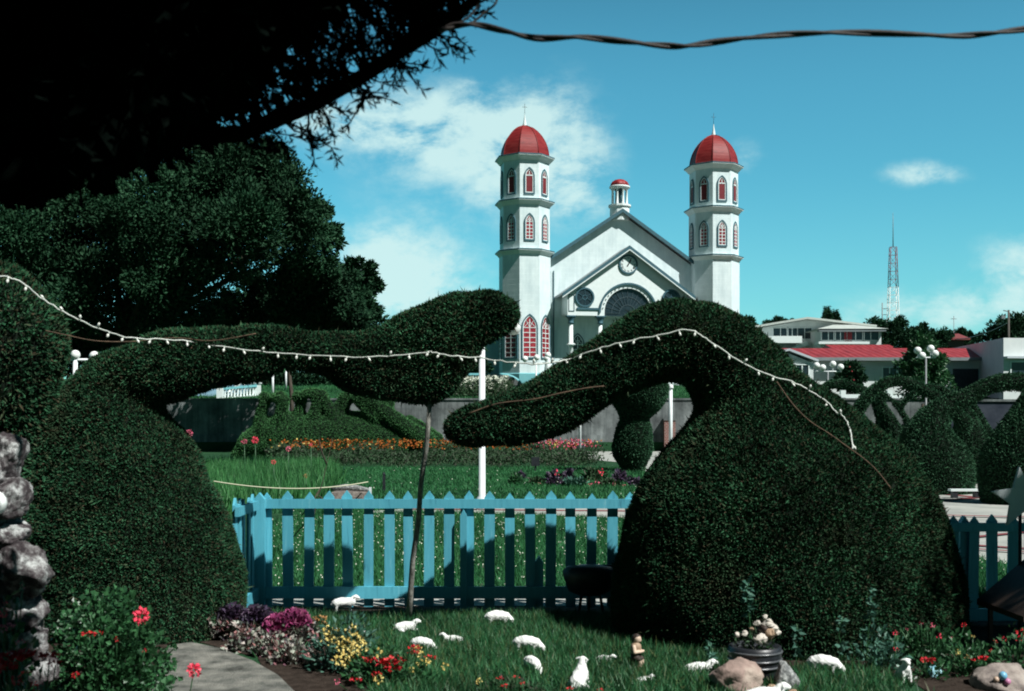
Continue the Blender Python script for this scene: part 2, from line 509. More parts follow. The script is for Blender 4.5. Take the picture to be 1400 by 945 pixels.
M['wallgrey'] = mat('plastered grey wall', [(.40, .46, .50), (.50, .56, .6)], .8, .8, .2, .1)
M['wallshade'] = mat('shaded side wall', [(.46, .43, .52), (.55, .52, .6)], .8, .8, .2, .1)  # shade on the white building's side wall, put into the colour
M['globe'] = mat('white lamp globe', [(.80, .84, .82)], 2, .25, .5, 0)
M['greypole'] = mat('grey lamp pole', [(.16, .18, .19), (.24, .26, .27)], 5, .45, .3, .05)
M['pole'] = mat('white painted pole', [(.62, .68, .70), (.78, .82, .82)], 5, .45, .3, .05)
M['darkmetal'] = mat('dark metal', [(.012, .014, .018), (.03, .034, .04)], 10, .4, .5, .15)
M['mastred'] = mat('red mast paint', [(.22, .05, .06)], 2, .6, .3, 0)
M['mastwhite'] = mat('white mast paint', [(.72, .76, .74)], 2, .6, .3, 0)
M['wire'] = mat('white cable', [(.42, .46, .43), (.62, .66, .6)], 30, .5, .3, 0)
M['bulb'] = mat('white bulb glass', [(.75, .78, .72)], 30, .2, .5, 0)
M['cane'] = mat('dry cane', [(.05, .036, .026), (.15, .10, .065)], 20, .8, .2, .2)
M['blackcable'] = mat('black twisted cable', [(.012, .012, .014), (.05, .04, .035)], 30, .6, .3, .2)
M['plaster'] = mat('white plaster', [(.74, .76, .74), (.84, .86, .83)], 30, .7, .2, .5, .004, 120)
M['starpaint'] = mat('pale grey paint', [(.56, .62, .64), (.68, .74, .75)], 9, .7, .2, .2)
# ------------------------------------------------------------------ special materials
def siding_mat():
    m, nt, b = base_mat('church siding', .55, .3)
    f = noise(nt, 1.3, 6, stretch=(1, 1, .5))
    c = ramp(nt, f, [(.57, .70, .72, .3), (.71, .835, .84, .6)])
    st = noise(nt, 2.0, 4, stretch=(3, 3, .12))                     # faint rain streaks
    mixn = nt.nodes.new('ShaderNodeMix'); mixn.data_type = 'RGBA'; mixn.blend_type = 'MULTIPLY'; mixn.inputs[0].default_value = .22
    nt.links.new(c, mixn.inputs[6]); nt.links.new(ramp(nt, st, [(.6, .66, .66, .35), (1, 1, 1, .6)]), mixn.inputs[7])
    nt.links.new(mixn.outputs[2], b.inputs['Base Color'])
    t = nt.nodes.new('ShaderNodeTexCoord')
    w = nt.nodes.new('ShaderNodeTexWave'); w.bands_direction = 'Z'; w.wave_profile = 'SAW'
    w.inputs['Scale'].default_value = .7; w.inputs['Distortion'].default_value = .6; w.inputs['Detail'].default_value = 2
    nt.links.new(t.outputs['Object'], w.inputs['Vector'])
    a = nt.nodes.new('ShaderNodeMath'); a.operation = 'MULTIPLY_ADD'
    nt.links.new(noise(nt, 5, 4), a.inputs[0]); a.inputs[1].default_value = .6; nt.links.new(w.outputs['Fac'], a.inputs[2])
    bump(nt, b, a.outputs[0], .3, .03)
    return m
M['siding'] = siding_mat()

def fence_mat():
    m, nt, b = base_mat('blue fence paint', .5, .35)
    oi = nt.nodes.new('ShaderNodeObjectInfo')
    t = nt.nodes.new('ShaderNodeTexCoord')
    add = nt.nodes.new('ShaderNodeVectorMath'); add.operation = 'ADD'
    sc_ = nt.nodes.new('ShaderNodeMath'); sc_.operation = 'MULTIPLY'; sc_.inputs[1].default_value = 37.0
    nt.links.new(oi.outputs['Random'], sc_.inputs[0])
    nt.links.new(t.outputs['Object'], add.inputs[0]); nt.links.new(sc_.outputs[0], add.inputs[1])
    mp = nt.nodes.new('ShaderNodeMapping'); mp.inputs['Scale'].default_value = (22, 22, 2.2)
    nt.links.new(add.outputs[0], mp.inputs[0])
    n = nt.nodes.new('ShaderNodeTexNoise'); n.inputs['Scale'].default_value = 1.6; n.inputs['Detail'].default_value = 7; n.inputs['Roughness'].default_value = .65
    nt.links.new(mp.outputs[0], n.inputs['Vector'])
    c = ramp(nt, n.outputs['Fac'], [(.035, .16, .24, .24), (.082, .375, .48, .38), (.102, .43, .54, .62), (.24, .56, .63, .78)])
    hv = nt.nodes.new('ShaderNodeHueSaturation')
    v = nt.nodes.new('ShaderNodeMapRange'); v.inputs['To Min'].default_value = .84; v.inputs['To Max'].default_value = 1.08
    nt.links.new(oi.outputs['Random'], v.inputs['Value']); nt.links.new(v.outputs[0], hv.inputs['Value'])
    nt.links.new(c, hv.inputs['Color']); nt.links.new(hv.outputs[0], b.inputs['Base Color'])
    bump(nt, b, n.outputs['Fac'], .35, .004)
    return m
M['fence'] = fence_mat()

def stained_wall():
    m, nt, b = base_mat('stained retaining wall', .9, .15)
    f = noise(nt, .55, 8, .65)
    c = ramp(nt, f, [(.05, .055, .058, .28), (.17, .19, .19, .5), (.30, .33, .33, .72)])
    st = noise(nt, 1.2, 5, stretch=(2.5, 2.5, .15))
    mixn = nt.nodes.new('ShaderNodeMix'); mixn.data_type = 'RGBA'; mixn.blend_type = 'MULTIPLY'; mixn.inputs[0].default_value = .8
    nt.links.new(c, mixn.inputs[6]); nt.links.new(ramp(nt, st, [(.35, .37, .38, .35), (1, 1, 1, .62)]), mixn.inputs[7])
    nt.links.new(mixn.outputs[2], b.inputs['Base Color']); bump(nt, b, noise(nt, 6, 6), .5, .04)
    return m
M['retain'] = stained_wall()
def brick_mat():
    m, nt, b = base_mat('red brick', .9, .15)
    t = nt.nodes.new('ShaderNodeTexCoord'); mp = nt.nodes.new('ShaderNodeMapping'); mp.inputs['Rotation'].default_value = (R(90), 0, 0)
    nt.links.new(t.outputs['Object'], mp.inputs[0])
    br = nt.nodes.new('ShaderNodeTexBrick'); br.inputs['Scale'].default_value = 2.2
    br.inputs['Color1'].default_value = (.24, .10, .08, 1); br.inputs['Color2'].default_value = (.17, .07, .06, 1); br.inputs['Mortar'].default_value = (.35, .34, .32, 1)
    nt.links.new(mp.outputs[0], br.inputs['Vector']); nt.links.new(br.outputs[0], b.inputs['Base Color'])
    bump(nt, b, br.outputs['Fac'], -.4, .02)
    return m
M['brick'] = brick_mat()
def ground_mat():
    m, nt, b = base_mat('turf', .95, .1)
    c1 = ramp(nt, noise(nt, .35, 6, .6), [(.012, .046, .020, .3), (.022, .075, .032, .55), (.035, .095, .04, .75)])
    c2 = ramp(nt, noise(nt, 14, 4, .7), [(.55, .55, .55, .3), (1.2, 1.2, 1.2, .7)])
    mixn = nt.nodes.new('ShaderNodeMix'); mixn.data_type = 'RGBA'; mixn.blend_type = 'MULTIPLY'; mixn.inputs[0].default_value = 1
    nt.links.new(c1, mixn.inputs[6]); nt.links.new(c2, mixn.inputs[7])
    nt.links.new(mixn.outputs[2], b.inputs['Base Color']); bump(nt, b, noise(nt, 30, 5), .8, .03)
    return m
M['turf'] = ground_mat()
def stone_mat():
    m, nt, b = base_mat('lava stone', .9, .2)
    f = noise(nt, 7, 10, .75)
    c = ramp(nt, f, [(.016, .013, .015, .36), (.055, .045, .048, .46), (.17, .165, .165, .53), (.50, .52, .51, .61)])
    nt.links.new(c, b.inputs['Base Color']); bump(nt, b, noise(nt, 16, 8, .7), .9, .03)
    return m
M['stone'] = stone_mat()
M['boulder'] = mat('garden boulder', [(.10, .085, .08), (.28, .24, .215), (.40, .36, .32)], 7, .85, .2, .7, .02, 22)
M['boulderpink'] = mat('pinkish boulder', [(.13, .10, .085), (.30, .22, .19), (.44, .37, .31)], 5, .85, .2, .7, .02, 22)
M['speckled'] = mat('speckled grey stone', [(.06, .065, .065), (.18, .19, .19), (.50, .52, .50)], 30, .85, .2, .7, .015, 60)

# ------------------------------------------------------------------ ground and the terrace
def tz(x, y):
    if y < 78.1: return 0.0
    if y < 97: return 3.5 + (y - 78.1) / 18.9 * 1.7
    if y < 128: return 5.2
    if y < 175: return 5.2 + (y - 128) / 47 * 3.8
    return 9.0
ys = [-60, -20, 0, 6, 9, 12, 16, 22, 30, 42, 55, 68, 77.6, 78.1, 82, 86, 90, 94, 97, 105, 116, 128, 140, 152, 164, 175, 250, 500, 1200, 3500]
xs = [-3000, -800, -250, -100, -50, -25, -12, -5, 0, 5, 12, 25, 50, 100, 250, 800, 3000]
mb = MB()
mb.add([(x, y, tz(x, y)) for y in ys for x in xs], [(j * len(xs) + i, j * len(xs) + i + 1, (j + 1) * len(xs) + i + 1, (j + 1) * len(xs) + i) for j in range(len(ys) - 1) for i in range(len(xs) - 1)], 0, False)
kind(mb.build('ground', M['turf']), 'structure')

def sheet(name, poly, m, z=0.006, th=None):
    mb = MB(); mb.add([(x, y, z) for x, y in poly], [tuple(range(len(poly)))])
    return kind(mb.build(name, m), 'structure')
# park walk that crosses behind the fence and widens to a plaza on the right
walk_far = [G(500, 700), G(590, 694), G(720, 688), G(840, 684), G(1000, 677), G(1250, 664), G(1420, 655), G(1700, 652)]
walk_near = [G(1900, 800), G(1420, 778), G(1300, 760), G(1000, 720), G(830, 709), G(700, 704), G(590, 701), G(500, 703)]
PLAZA = walk_far + walk_near
sheet('plaza_walk', PLAZA, M['paving'], .012)
def stripe(a, b, w, z=.017):
    a = Vector(a); b = Vector(b); d = (b - a).normalized(); n = Vector((-d.y, d.x)) * w / 2
    return [(a + n).to_tuple(), (b + n).to_tuple(), (b - n).to_tuple(), (a - n).to_tuple()]
mb = MB()
for a, b, w in [(G(560, 697), G(880, 700), .28), (G(1240, 672), G(1520, 698), .30), (G(1290, 686), G(1480, 667), .26), (G(1290, 745), G(1500, 759), .16), (G(1290, 741), G(1480, 722), .14), (G(1300, 752), G(1500, 764), .12), (G(1200, 705), G(1500, 712), .2)]:
    mb.add([(x, y, .017 + .004 * (len(mb.v) // 4)) for x, y in stripe(a, b, w)], [(0, 1, 2, 3)])
kind(mb.build('plaza_stripes', M['redline']), 'structure')
# narrow walk directly behind the fence
sheet('garden_kerb', [(-2.9, 10.72), (8, 10.68), (8, 11.28), (0, 11.2), (-1.2, 11.28), (-2.9, 11.62)], M['paving'], .012)
# park path at the foot of the retaining wall
sheet('park_path', [(3.0, 76.5), (14.5, 76.5), (13.0, 68), (10, 60), (8.2, 48), (7.6, 40), (5.2, 36), (5.0, 42), (5.4, 52), (4.0, 58)], M['paving'], .012)
sheet('garden_path', [G(170, 1050), G(205, 945), G(222, 905), G(232, 884), G(262, 880), G(300, 888), G(345, 905), G(380, 925), G(415, 960), G(460, 1050)], M['path'], .012)
PATH = [G(170, 1050), G(195, 945), G(215, 905), G(226, 880), G(262, 876), G(305, 884), G(352, 901), G(388, 922), G(424, 960), G(470, 1050)]
SOILS = [[G(225, 878), G(240, 856), G(330, 846), G(440, 852), G(470, 880), G(500, 930), G(520, 990), G(400, 990), G(352, 900), G(262, 876)],
         [G(1050, 925), G(1060, 895), G(1150, 880), G(1330, 848), G(1600, 842), G(1700, 1000), G(1350, 1000), G(1250, 935), G(1140, 905)],
         [G(-80, 1000), G(-80, 860), G(120, 850), G(235, 846), G(225, 905), G(190, 1000)],
         [(-3.4, 10.75), (-2.4, 10.75), (1.9, 10.75), (1.9, 10.15), (-2.4, 10.2), (-3.4, 10.1)]]
mb = MB()
for i, pl in enumerate(SOILS):
    mb.add([(x, y, .005 + .001 * i) for x, y in pl], [tuple(range(len(pl)))])
kind(mb.build('bed_soil', M['soil']), 'structure')

# retaining wall along the terrace, with its coping
w = thing('retaining_wall', 'long stained grey retaining wall below the church terrace', 'wall', (0, 78, 0))
mb = MB(); mb.box((-13.5, 0, 1.75), (96, .5, 3.5), 0); mb.box((-13.5, -.06, .55), (96.1, .5, 1.1), 0); mb.build('wall_face', M['retain'], w)
mb = MB(); mb.box((-13.5, -.02, 3.56), (96.3, .62, .12)); mb.build('coping', M['retain'], w)
w2 = thing('kerb_wall', 'low white kerb on top of the retaining wall behind the topiary arches', 'kerb', (X(1200, 78), 78, 3.62))
mb = MB(); mb.box((0, 0, .14), (9.0, .3, .26)); mb.build('kerb', M['white'], w2)
mb = MB(); [mb.box((-4 + 1.6 * i, 0, .3), (.34, .34, .5)) for i in range(6)]; mb.build('kerb_posts', M['white'], w2)
w = thing('brick_pier', 'red brick pier beside the pole below the church terrace', 'pier', (10.7, 77.4, 0))
mb = MB(); mb.box((0, 0, 1.05), (.75, .6, 2.1)); mb.build('brickwork', M['brick'], w)
mb = MB(); mb.box((0, 0, 2.16), (.87, .72, .12)); mb.build('cap', M['retain'], w)
w = thing('side_wall', 'dark retaining wall on the right beyond the topiary arches', 'wall', (30, 60, 0))
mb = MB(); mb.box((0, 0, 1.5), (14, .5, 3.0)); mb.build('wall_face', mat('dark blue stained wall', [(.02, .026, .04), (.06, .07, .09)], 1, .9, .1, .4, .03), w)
mb = MB(); mb.box((0, -.02, 3.06), (14.2, .62, .12)); mb.build('coping', M['retain'], w)

# ------------------------------------------------------------------ the church
TH = R(10.7)
church = thing('church', 'white twin towered church with red domes above the park', 'church', (9.55, 100.0, 5.2), TH)

def gothic(w, h, n=7):
    """pointed-arch outline, bottom centre at the origin"""
    s = h - .87 * w
    pts = [(-w / 2, 0), (w / 2, 0)]
    for i in range(n): a = R(60) * i / (n - 1); pts.append((w / 2 - w + w * math.cos(a), s + w * math.sin(a)))
    for i in range(n - 2, -1, -1): a = R(60) * i / (n - 1); pts.append((-(w / 2 - w + w * math.cos(a)), s + w * math.sin(a)))
    return pts
def window_mesh(w, h, pane, muntin=True, rows=5, louv=False):
    mb = MB(); ux = (1, 0, 0); uz = (0, 0, 1)
    out = gothic(w + .22, h + .26); out = [(x, y - .12) for x, y in out]; inn = gothic(w, h)
    mb.ring(out, inn, (0, 0, 0), ux, uz, (0, -.09, 0), 0)                       # teal surround, proud of the wall
    mb.ring(inn, gothic(w - .14, h - .16) if False else [(x * (1 - .14 / w), .07 + y * (1 - .15 / h)) for x, y in inn], (0, 0, 0), ux, uz, (0, -.06, 0), 1)
    mb.prism([(x * .98, y * .98) for x, y in inn], (0, -.012, 0), ux, uz, (0, -.015, 0), 2)
    if muntin:
        s = h - .87 * w
        mb.box((0, -.035, h * .46), (.06, .03, h * .9), 1)
        for i in range(1, rows + 1): mb.box((0, -.036, s * i / rows), (w * .94, .032, .055), 1)
        for sg in (-1, 1):
            mb.beam((0, -.037, s), (sg * w * .26, -.037, s + .5 * w), .03, .05, 1, up=(0, 1, 0))
            mb.beam((sg * w * .45, -.038, s), (0, -.038, s + .42 * w), .03, .05, 1, up=(0, 1, 0))
    if louv:
        s = h - .87 * w
        mb.box((0, -.036, s + .04), (w * .94, .03, .09), 1)
        mb.box((0, -.036, s + .3 * w), (.06, .03, .5 * w), 1)
    return mb.mesh('window', [M['trim'], M['white'], M[pane]])
W3 = window_mesh(.70, 2.05, 'louver', False, louv=True)
W2 = window_mesh(.70, 2.1, 'redpane', True, 5)
W1 = window_mesh(1.2, 3.55, 'redpane', True, 6)
W0 = window_mesh(1.0, 2.6, 'darkglass', True, 4)

def tower(x):
    root = None
    mb = MB()
    for (r, z0, z1) in ((2.27, 0, 11.3), (2.2, 11.3, 15.5), (2.14, 15.5, 19.4)):
        mb.lathe([(r, z0), (r, z1)], (0, 0, 0), 8, 0, False, R(22.5))
    t = mb.build('tower', M['siding'], church); t.location = (x, 0, 0)
    mb = MB(); mb.lathe([(2.40, -.6), (2.40, .95), (2.28, 1.02)], (0, 0, 0), 8, 0, False, R(22.5)); mb.build('plinth', M['plinth'], t)
    for z, s in ((11.05, 1.0), (15.3, 1.0), (19.1, 1.0)):
        mb = MB(); mb.lathe([(2.24, z), (2.3, z + .08), (2.52, z + .32), (2.62, z + .34), (2.62, z + .47), (2.25, z + .56)], (0, 0, 0), 8, 0, False, R(22.5))
        mb.lathe([(2.625, z + .38), (2.64, z + .39), (2.64, z + .475), (2.5, z + .52)], (0, 0, 0), 8, 1, False, R(22.5))
        mb.build('cornice', [M['white'], M['trim']], t)
    mb = MB()
    prof = [(2.14, 19.5), (2.14, 19.68)] + [(2.12 * (1 - (i / 10) ** 1.9) ** .62, 19.68 + 2.85 * i / 10) for i in range(11)]
    prof[-1] = (.05, prof[-1][1])
    mb.lathe(prof, (0, 0, 0), 8, 0, False, R(22.5))
    for k in range(8): mb.tube([((q_ + .012) * math.cos(R(22.5 + 45 * k)), (q_ + .012) * math.sin(R(22.5 + 45 * k)), z_) for q_, z_ in prof[1:]], .035, 5)
    mb.build('dome', M['dome'], t)
    mb = MB(); mb.lathe([(.22, 22.3), (.17, 22.6), (.10, 22.9), (.03, 23.45)], (0, 0, 0), 8, 0, False)
    mb.build('finial', M['white'], t)
    mb = MB(); mb.tube([(0, 0, 23.3), (0, 0, 24.45)], .015, 6); mb.tube([(-.22, 0, 24.1), (.22, 0, 24.1)], .015, 6)
    mb.build('cross', M['darkmetal'], t)
    for a in (-180, -135, -90, -45, 0):
        for me, z, r in ((W3, 16.3, 2.14), (W2, 12.35, 2.2), (W1, 2.35, 2.27)):
            o = link('window', me, t)
            d = r * math.cos(R(22.5)) + .002
            o.location = (d * math.cos(R(a)), d * math.sin(R(a)), z); o.rotation_euler = (0, 0, R(a + 90))
    return t
tower(-8.6); tower(8.6)

# nave, roof, side aisles
mb = MB()
mb.prism([(-6.6, -.6), (6.6, -.6), (6.6, 10.75), (0, 15.2), (-6.6, 10.75)], (0, 0, 0), (1, 0, 0), (0, 0, 1), (0, 30, 0))
mb.box((-9.2, 17, 2.8), (5.2, 26, 6.8)); mb.box((9.2, 17, 2.8), (5.2, 26, 6.8))
nave = mb.build('nave', M['siding'], church)
mb = MB()
for s in (-1, 1):
    mb.prism([(0, 15.36), (s * 7.0, 10.64), (s * 7.0, 10.82), (0, 15.54)], (0, -.62, 0), (1, 0, 0), (0, 0, 1), (0, 31.07, 0))
    mb.box((s * 9.3, 17, 6.3), (5.6, 26.6, .18))
mb.build('roof', M['roofgrey'], church)
mb = MB()
for s in (-1, 1):
    mb.prism([(0, 15.20), (s * 6.55, 10.785), (s * 6.55, 11.11), (0, 15.53)], (0, -.69 - .003 * s, 0), (1, 0, 0), (0, 0, 1), (0, .06, 0))
mb.build('barge_board', M['trim'], church)
for s in (-1, 1):
    for y in (7, 13, 19, 25):
        o = link('window', W1, church); o.location = (s * 11.803, y, 1.6); o.rotation_euler = (0, 0, R(-90 if s < 0 else 90))
mb = MB()
for x in (-6.35, -6.05): mb.box((x, -.06, 5.0), (.07, .1, 10))
mb.build('downpipe', M['trim'], church)

# portico
py = -2.3
arch = [(2.1 * math.cos(math.pi * i / 24), 6.25 + 2.1 * math.sin(math.pi * i / 24)) for i in range(25)]
poly = [(-5.35, 5.95), (-2.1, 5.95)] + [(x, z) for x, z in reversed(arch)] + [(2.1, 5.95), (5.35, 5.95), (5.35, 7.92), (0, 11.72), (-5.35, 7.92)]
mb = MB(); mb.prism(poly, (0, py, 0), (1, 0, 0), (0, 0, 1), (0, .32, 0))
port = mb.build('portico', M['white'], church)
mb = MB()
for s in (-1, 1): mb.prism([(0, 11.80), (s * 5.95, 7.57), (s * 5.95, 7.75), (0, 11.98)], (0, py - .45, 0), (1, 0, 0), (0, 0, 1), (0, 2.73, 0))
mb.build('portico_roof', M['roofgrey'], port)
mb = MB()
for s in (-1, 1):
    mb.prism([(0, 11.66), (s * 5.9, 7.47), (s * 5.9, 7.77), (0, 11.96)], (0, py - .50 - .003 * s, 0), (1, 0, 0), (0, 0, 1), (0, .05, 0), 0)
    mb.prism([(0, 11.56), (s * 5.9, 7.37), (s * 5.9, 7.465), (0, 11.655)], (0, py - .51 - .003 * s, 0), (1, 0, 0), (0, 0, 1), (0, .06, 0), 1)
mb.build('barge_board', [M['trim'], M['white']], port)
mb = MB()                                                       # ceiling and the side beams of the porch
mb.box((0, py + 1.3, 6.1), (10.7, 2.0, .12))
for s in (-1, 1): mb.box((s * 5.25, py + 1.31, 6.9), (.2, 1.98, 1.6))
mb.build('porch_ceiling', M['white'], port)
mb = MB()                                                       # mouldings on the front
mb.ring([(2.62 * math.cos(math.pi * i / 24), 6.2 + 2.62 * math.sin(math.pi * i / 24)) for i in range(25)], [(2.46 * math.cos(math.pi * i / 24), 6.2 + 2.46 * math.sin(math.pi * i / 24)) for i in range(25)], (0, py, 0), (1, 0, 0), (0, 0, 1), (0, -.14, 0), 0, closed=False)
for s in (-1, 1):
    mb.box((s * 3.55, py - .05, 6.52), (2.0, .10, .17), 0)
    ox, w_, h_ = s * 5.0, .42, 1.5
    mb.ring([(ox - w_ / 2 - .04, 6.3), (ox + w_ / 2 + .04, 6.3), (ox + w_ / 2 + .04, 7.72), (ox - w_ / 2 - .04, 7.72)], [(ox - w_ / 2, 6.34), (ox + w_ / 2, 6.34), (ox + w_ / 2, 7.68), (ox - w_ / 2, 7.68)], (0, py, 0), (1, 0, 0), (0, 0, 1), (0, -.05, 0), 0)
mb.build('moulding', M['trim'], port)
mb = MB(); mb.sphere((0, 0, 0), .055, 0, 6); alme = mb.mesh('arch_light', M['trim'])
for i in range(1, 18):                                          # light bulbs set round the arch
    a = math.pi * i / 18; o = link('arch_light', alme, port); o.location = (2.28 * math.cos(a), py - .05, 6.22 + 2.28 * math.sin(a))
mb = MB()
mb.prism([(x * .995, z) for x, z in arch] + [(-2.09, 5.96), (2.09, 5.96)], (0, py + .2, 0), (1, 0, 0), (0, 0, 1), (0, .03, 0), 0)
for r_ in (.7, 1.4):
    mb.ring([((r_ + .05) * math.cos(math.pi * i / 20), 6.2 + (r_ + .05) * math.sin(math.pi * i / 20)) for i in range(21)], [(r_ * math.cos(math.pi * i / 20), 6.2 + r_ * math.sin(math.pi * i / 20)) for i in range(21)], (0, py + .2, 0), (1, 0, 0), (0, 0, 1), (0, -.04, 0), 1, closed=False)
for i in range(13):
    a = math.pi * i / 12; mb.beam((.7 * math.cos(a), py + .178, 6.2 + .7 * math.sin(a)), (2.05 * math.cos(a), py + .178, 6.2 + 2.05 * math.sin(a)), .03, .05, 1, up=(0, 1, 0))
mb.build('fanlight', [M['darkglass'], mat('dark window tracery', [(.05, .085, .1)], 4)], port)
cm = MB()
cm.lathe([(.34, 0), (.34, .35), (.26, .42), (.26, 2.2), (.19, 2.3), (.19, 3.35), (.33, 3.42), (.33, 3.55), (.19, 3.6), (.17, 5.25)], (0, 0, 0), 12)
cm.box((0, 0, 3.50), (.62, .62, .09), 0)
cm.lathe([(.17, 5.25), (.30, 5.3), (.22, 5.38), (.25, 5.6), (.40, 5.82), (.42, 5.84)], (0, 0, 0), 12, 1)
cm.box((0, 0, 5.895), (.84, .5, .1), 1)
colme = cm.mesh('column', [M['white'], M['trim']])
for x in (-5.0, -2.42, 2.42, 5.0):
    o = link('column', colme, port); o.location = (x, py + .2, 0)
rw = MB()
c24 = lambda r_, n=28: [(r_ * math.cos(2 * math.pi * i / n), r_ * math.sin(2 * math.pi * i / n)) for i in range(n)]
rw.ring(c24(.84), c24(.70), (0, 0, 0), (1, 0, 0), (0, 0, 1), (0, -.12, 0), 0)
rw.prism(c24(.72), (0, -.01, 0), (1, 0, 0), (0, 0, 1), (0, -.02, 0), 1)
rw.ring(c24(.22, 16), c24(.16, 16), (0, 0, 0), (1, 0, 0), (0, 0, 1), (0, -.06, 0), 2)
for i in range(6):
    a = math.pi / 6 + math.pi * i / 3; rw.beam((.2 * math.cos(a), -.045, .2 * math.sin(a)), (.70 * math.cos(a), -.045, .70 * math.sin(a)), .03, .07, 2, up=(0, 1, 0))
rwme = rw.mesh('rose_window', [M['trim'], M['darkglass'], M['trim']])
for s in (-1, 1):
    o = link('rose_window', rwme, port); o.location = (s * 3.85, py - .002, 7.5)
# clock
mb = MB(); mb.ring(c24(.84), c24(.70), (0, 0, 0), (1, 0, 0), (0, 0, 1), (0, -.12, 0), 0)
clk = mb.build('clock', M['trim'], port); clk.location = (0, py - .002, 10.4)
mb = MB(); mb.prism(c24(.715), (0, -.01, 0), (1, 0, 0), (0, 0, 1), (0, -.03, 0), 0); mb.build('clock_face', M['white'], clk)
mb = MB()
def hand(a, L, wd, tail, y):
    d = Vector((math.sin(R(a)), 0, math.cos(R(a)))); mb.beam(d * -tail + Vector((0, y, 0)), d * L + Vector((0, y, 0)), .012, wd, 0, up=(0, 1, 0) if False else d.cross(Vector((0, 1, 0))))
hand(31, .44, .10, .22, -.062); hand(24, .60, .06, .16, -.078)
mb.build('clock_hands', M['darkmetal'], clk)
for i, s in enumerate(['XII', 'I', 'II', 'III', 'IIII', 'V', 'VI', 'VII', 'VIII', 'IX', 'X', 'XI']):
    fc = bpy.data.curves.new('numeral', 'FONT'); fc.body = s; fc.size = .24; fc.align_x = 'CENTER'; fc.align_y = 'CENTER'; fc.extrude = .008
    fo = bpy.data.objects.new('t', fc); col.objects.link(fo)
    me = bpy.data.meshes.new_from_object(fo.evaluated_get(bpy.context.evaluated_depsgraph_get()))
    bpy.data.objects.remove(fo)
    me.materials.clear(); me.materials.append(M['darkmetal'])
    o = link('clock_numeral', me, clk); a = R(30 * i)
    o.location = (.56 * math.sin(a), -.05, .56 * math.cos(a)); o.rotation_euler = (R(90), a, 0); o.scale = (.8, 1, 1)
# doors and windows in the shade of the porch
for x in (-3.9, 3.9):
    o = link('window', W0, church); o.location = (x, -.002, 1.9)
mb = MB()
mb.ring([(-1.7, 0), (1.7, 0), (1.7, 4.6), (-1.7, 4.6)], [(-1.5, 0), (1.5, 0), (1.5, 4.4), (-1.5, 4.4)], (0, -.002, 0), (1, 0, 0), (0, 0, 1), (0, -.12, 0), 0)
for s in (-1, 1):
    mb.box((s * .75, -.035, 2.2), (1.46, .06, 4.36), 1)
    for z in (.8, 2.2, 3.6): mb.box((s * .75, -.072, z), (1.1, .02, 1.1), 0)
mb.build('entrance_door', [M['trim'], mat('dark door wood', [(.06, .03, .02)], 6, .5)], church)
# cupola over the gable
mb = MB(); mb.lathe([(.88, 14.6), (.88, 15.75), (1.02, 15.82), (1.02, 15.98), (.8, 16.02)], (0, .35, 0), 12, 0, False)
cup = mb.build('cupola', M['white'], church)
for i in range(8):
    a = 2 * math.pi * i / 8 + .2; mb = MB(); mb.lathe([(.13, 16.0), (.13, 16.08), (.095, 16.12), (.085, 17.3), (.13, 17.36), (.13, 17.44)], (.66 * math.cos(a), .35 + .66 * math.sin(a), 0), 8)
    mb.build('column', M['white'], cup)
mb = MB(); mb.lathe([(.4, 16.0), (.36, 17.42)], (0, .35, 0), 10, 0); mb.build('core', M['trim'], cup)
mb = MB(); mb.lathe([(.80, 17.42), (.92, 17.5), (.92, 17.62), (.82, 17.66)], (0, .35, 0), 16); mb.build('cornice', M['white'], cup)
mb = MB(); mb.lathe([(.84, 17.64), (.80, 17.85), (.66, 18.05), (.42, 18.2), (.15, 18.27), (.02, 18.28)], (0, .35, 0), 16); mb.build('dome', M['redroof'], cup)

# ------------------------------------------------------------------ terrace details in front of the church
def baluster_me(h):
    b = MB(); b.lathe([(.09, 0), (.09, .06), (.05, .1), (.085, h * .4), (.045, h * .75), (.08, h - .05), (.08, h)], (0, 0, 0), 8)
    return b.mesh('baluster', M['white'])
def balustrade(name, label, a, b, h, n, posts=True):
    a = Vector(a); b = Vector(b); t = thing(name, label, 'balustrade', tuple(a)); d = b - a
    me = baluster_me(h - .12)
    for i in range(n):
        o = link('baluster', me, t); o.location = d * ((i + .5) / n) + Vector((0, 0, .04))
    mb = MB(); mb.beam(Vector((0, 0, h)), d + Vector((0, 0, h)), .26, .16); mb.build('handrail', M['plinth'], t)
    mb = MB(); mb.beam(Vector((0, 0, 0)), d, .26, .08); mb.build('foot_rail', M['white'], t)
    if posts:
        for p in (Vector((0, 0, 0)), d):
            mb = MB(); mb.box(p + Vector((0, 0, h / 2 + .05)), (.42, .42, h + .2)); mb.box(p + Vector((0, 0, h + .2)), (.54, .54, .12)); mb.sphere(p + Vector((0, 0, h + .42)), .2); mb.build('newel_post', M['white'], t)
    return t
balustrade('balustrade', 'white balustrade with a blue rail beside the blue stairs at the left', (X(301, 80), 80, 3.62), (X(352, 83), 83, 3.95), .72, 12)
balustrade('balustrade', 'short white balustrade under the left church tower behind white flowers', (X(615, 90), 90, Z(528, 90)), (X(656, 91), 91, Z(528, 91)), .95, 11, False)
st = thing('staircase', 'light blue stairs climbing the grassy bank left of the balustrade', 'stairs', (X(275, 81), 81, 3.0))
mb = MB()
for i in range(10): mb.box((0.1 * i, i * .55, .1 + i * .19), (3.0, .56, .2 + .38))
mb.build('steps', mat('pale blue steps', [(.18, .32, .40), (.30, .45, .52)], 2, .7, .2, .1), st)
mb = MB(); pts = [(1.75 + .1 * i, i * .55 - .2, .95 + i * .19) for i in range(-1, 11)]
